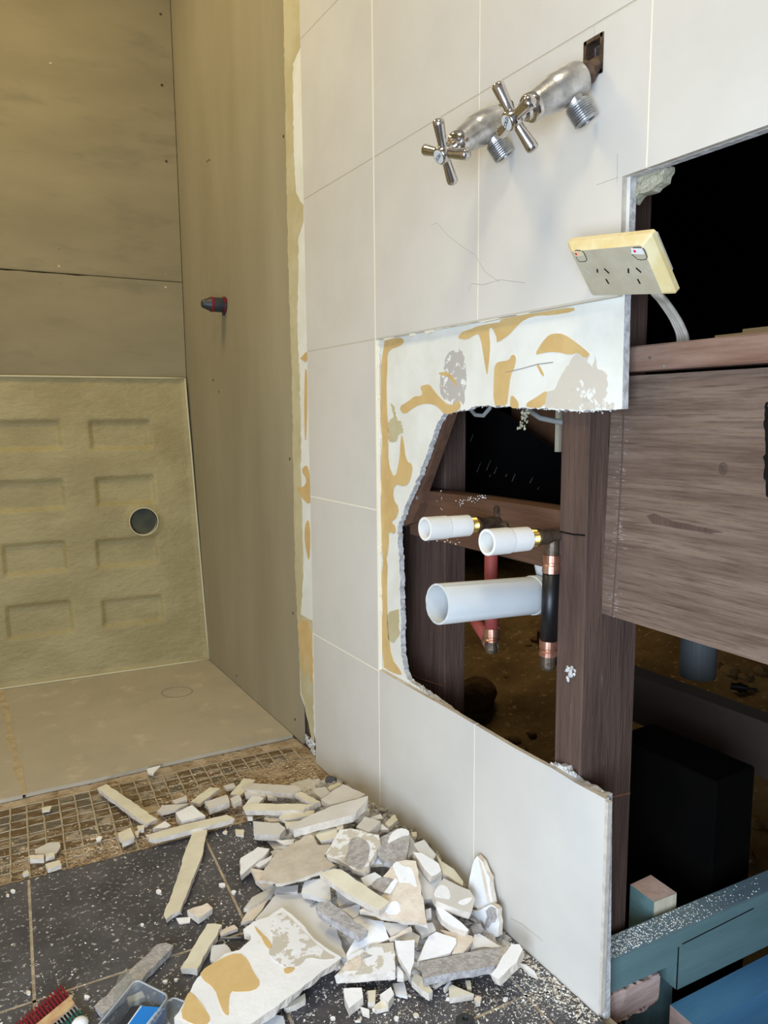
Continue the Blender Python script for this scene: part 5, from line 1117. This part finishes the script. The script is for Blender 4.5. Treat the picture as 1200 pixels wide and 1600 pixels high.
g = G(); g.prism([onz(q, .0206) for q in [(219.5, 1571.5), (221.5, 1571.5), (181, 1628), (179, 1628)]], V((0, 0, -.0006))); g.out('white_stripe', 'white', pkt)
p1, p2 = onz((236, 1598), .0207), onz((250, 1580), .0207); xd = (p2-p1).normalized(); yd = V((-xd.y, xd.x, 0)); o_ = (p1+p2)/2
text('lettering', 'TZZA', .0115, Matrix(((xd.x, yd.x, 0, o_.x), (xd.y, yd.y, 0, o_.y), (0, 0, 1, o_.z), (0, 0, 0, 1))), 'white', pkt)
piece('N', 'T', 0, 'short cream offcut lying inside the clear box', [(350, 350), (490, 290), (520, 345), (375, 400)], .007, z=.010)
# strip of wall plugs
ps = empty('wall_plug_strip', onz((90, 1580), 0), 'strip of dark red and green wall plugs with a tan label', 'wall plugs')
g = None
for k in range(20):
    o0 = V((93.7-4.9*k, 1540+4.15*k)); dv = V((33.6, 44.4))
    def pt_(t, z=.008): q = o0+dv*t; return onz((q.x, q.y), z)
    for a_, b_, m, nm in ((0, .42, 'dark_red', 'red_plug'), (.42, .86, 'grey_plastic', 'plug_stem'), (.86, 1, 'green', 'green_plug')):
        if pj(pt_(a_))[1] > 1640 : continue
        g = G(); w_ = .0014 if m != 'grey_plastic' else .0009; g.tube([pt_(a_), pt_(a_+(b_-a_)*.2), pt_(b_)], [w_*.7, w_, w_], 7); g.out(nm, m, ps)
g = G()
for t0 in (.12, .30, .95): g.tube([onz((93.7+33.6*t0+2, 1540+44.4*t0-1), .007), onz((93.7+33.6*t0-98, 1540+44.4*t0+83), .007)], .0012, 6)
g.out('carrier_rail', 'dark_red', ps, kind='stuff')
lb = [onz(q, .0118) for q in [(109, 1556.5), (116.8, 1567.5), (52, 1622), (43, 1611)]]; g = G(); g.prism(lb, V((0, 0, -.004))); g.out('paper_label', 'label_tan', ps)
# screw, black knob, white cap
p1, p2 = onz((344, 1466), .003), onz((378, 1465), .003); g = G(); d_ = (p2-p1); L = d_.length; pf2 = []
for k in range(16): pf2 += [(L*k/16, .0013), (L*(k+.5)/16, .0022)]
g.lathe(p1, d_, [(-.002, .0003)]+pf2, 10); sc = g.out('screw', 'thread_metal', None, label='dark threaded screw lying left of the big plaster slab', cat='screw')
g = G(); g.lathe(p2, d_, [(0, .0015), (.001, .0042), (.0025, .0042)], 14); g.out('screw_head', 'cap_black', sc)
g = G(); c_ = onz((727, 1606), 0); g.lathe(c_, (0, 0, 1), [(.0, .012), (.010, .012), (.013, .009), (.013, .004), (.010, .003)], 24); sharp(g.out('black_cap', 'cap_black', None, label='round black cap cut by the bottom edge of the photo', cat='cap'))
g = G(); c_ = onz((125, 1606), 0); g.lathe(c_, (0, 0, 1), [(.0, .010), (.006, .0105), (.010, .008), (.012, .004)], 24); sharp(g.out('white_cap', 'white', None, label='round white cap beside the wall plug strip', cat='cap'))
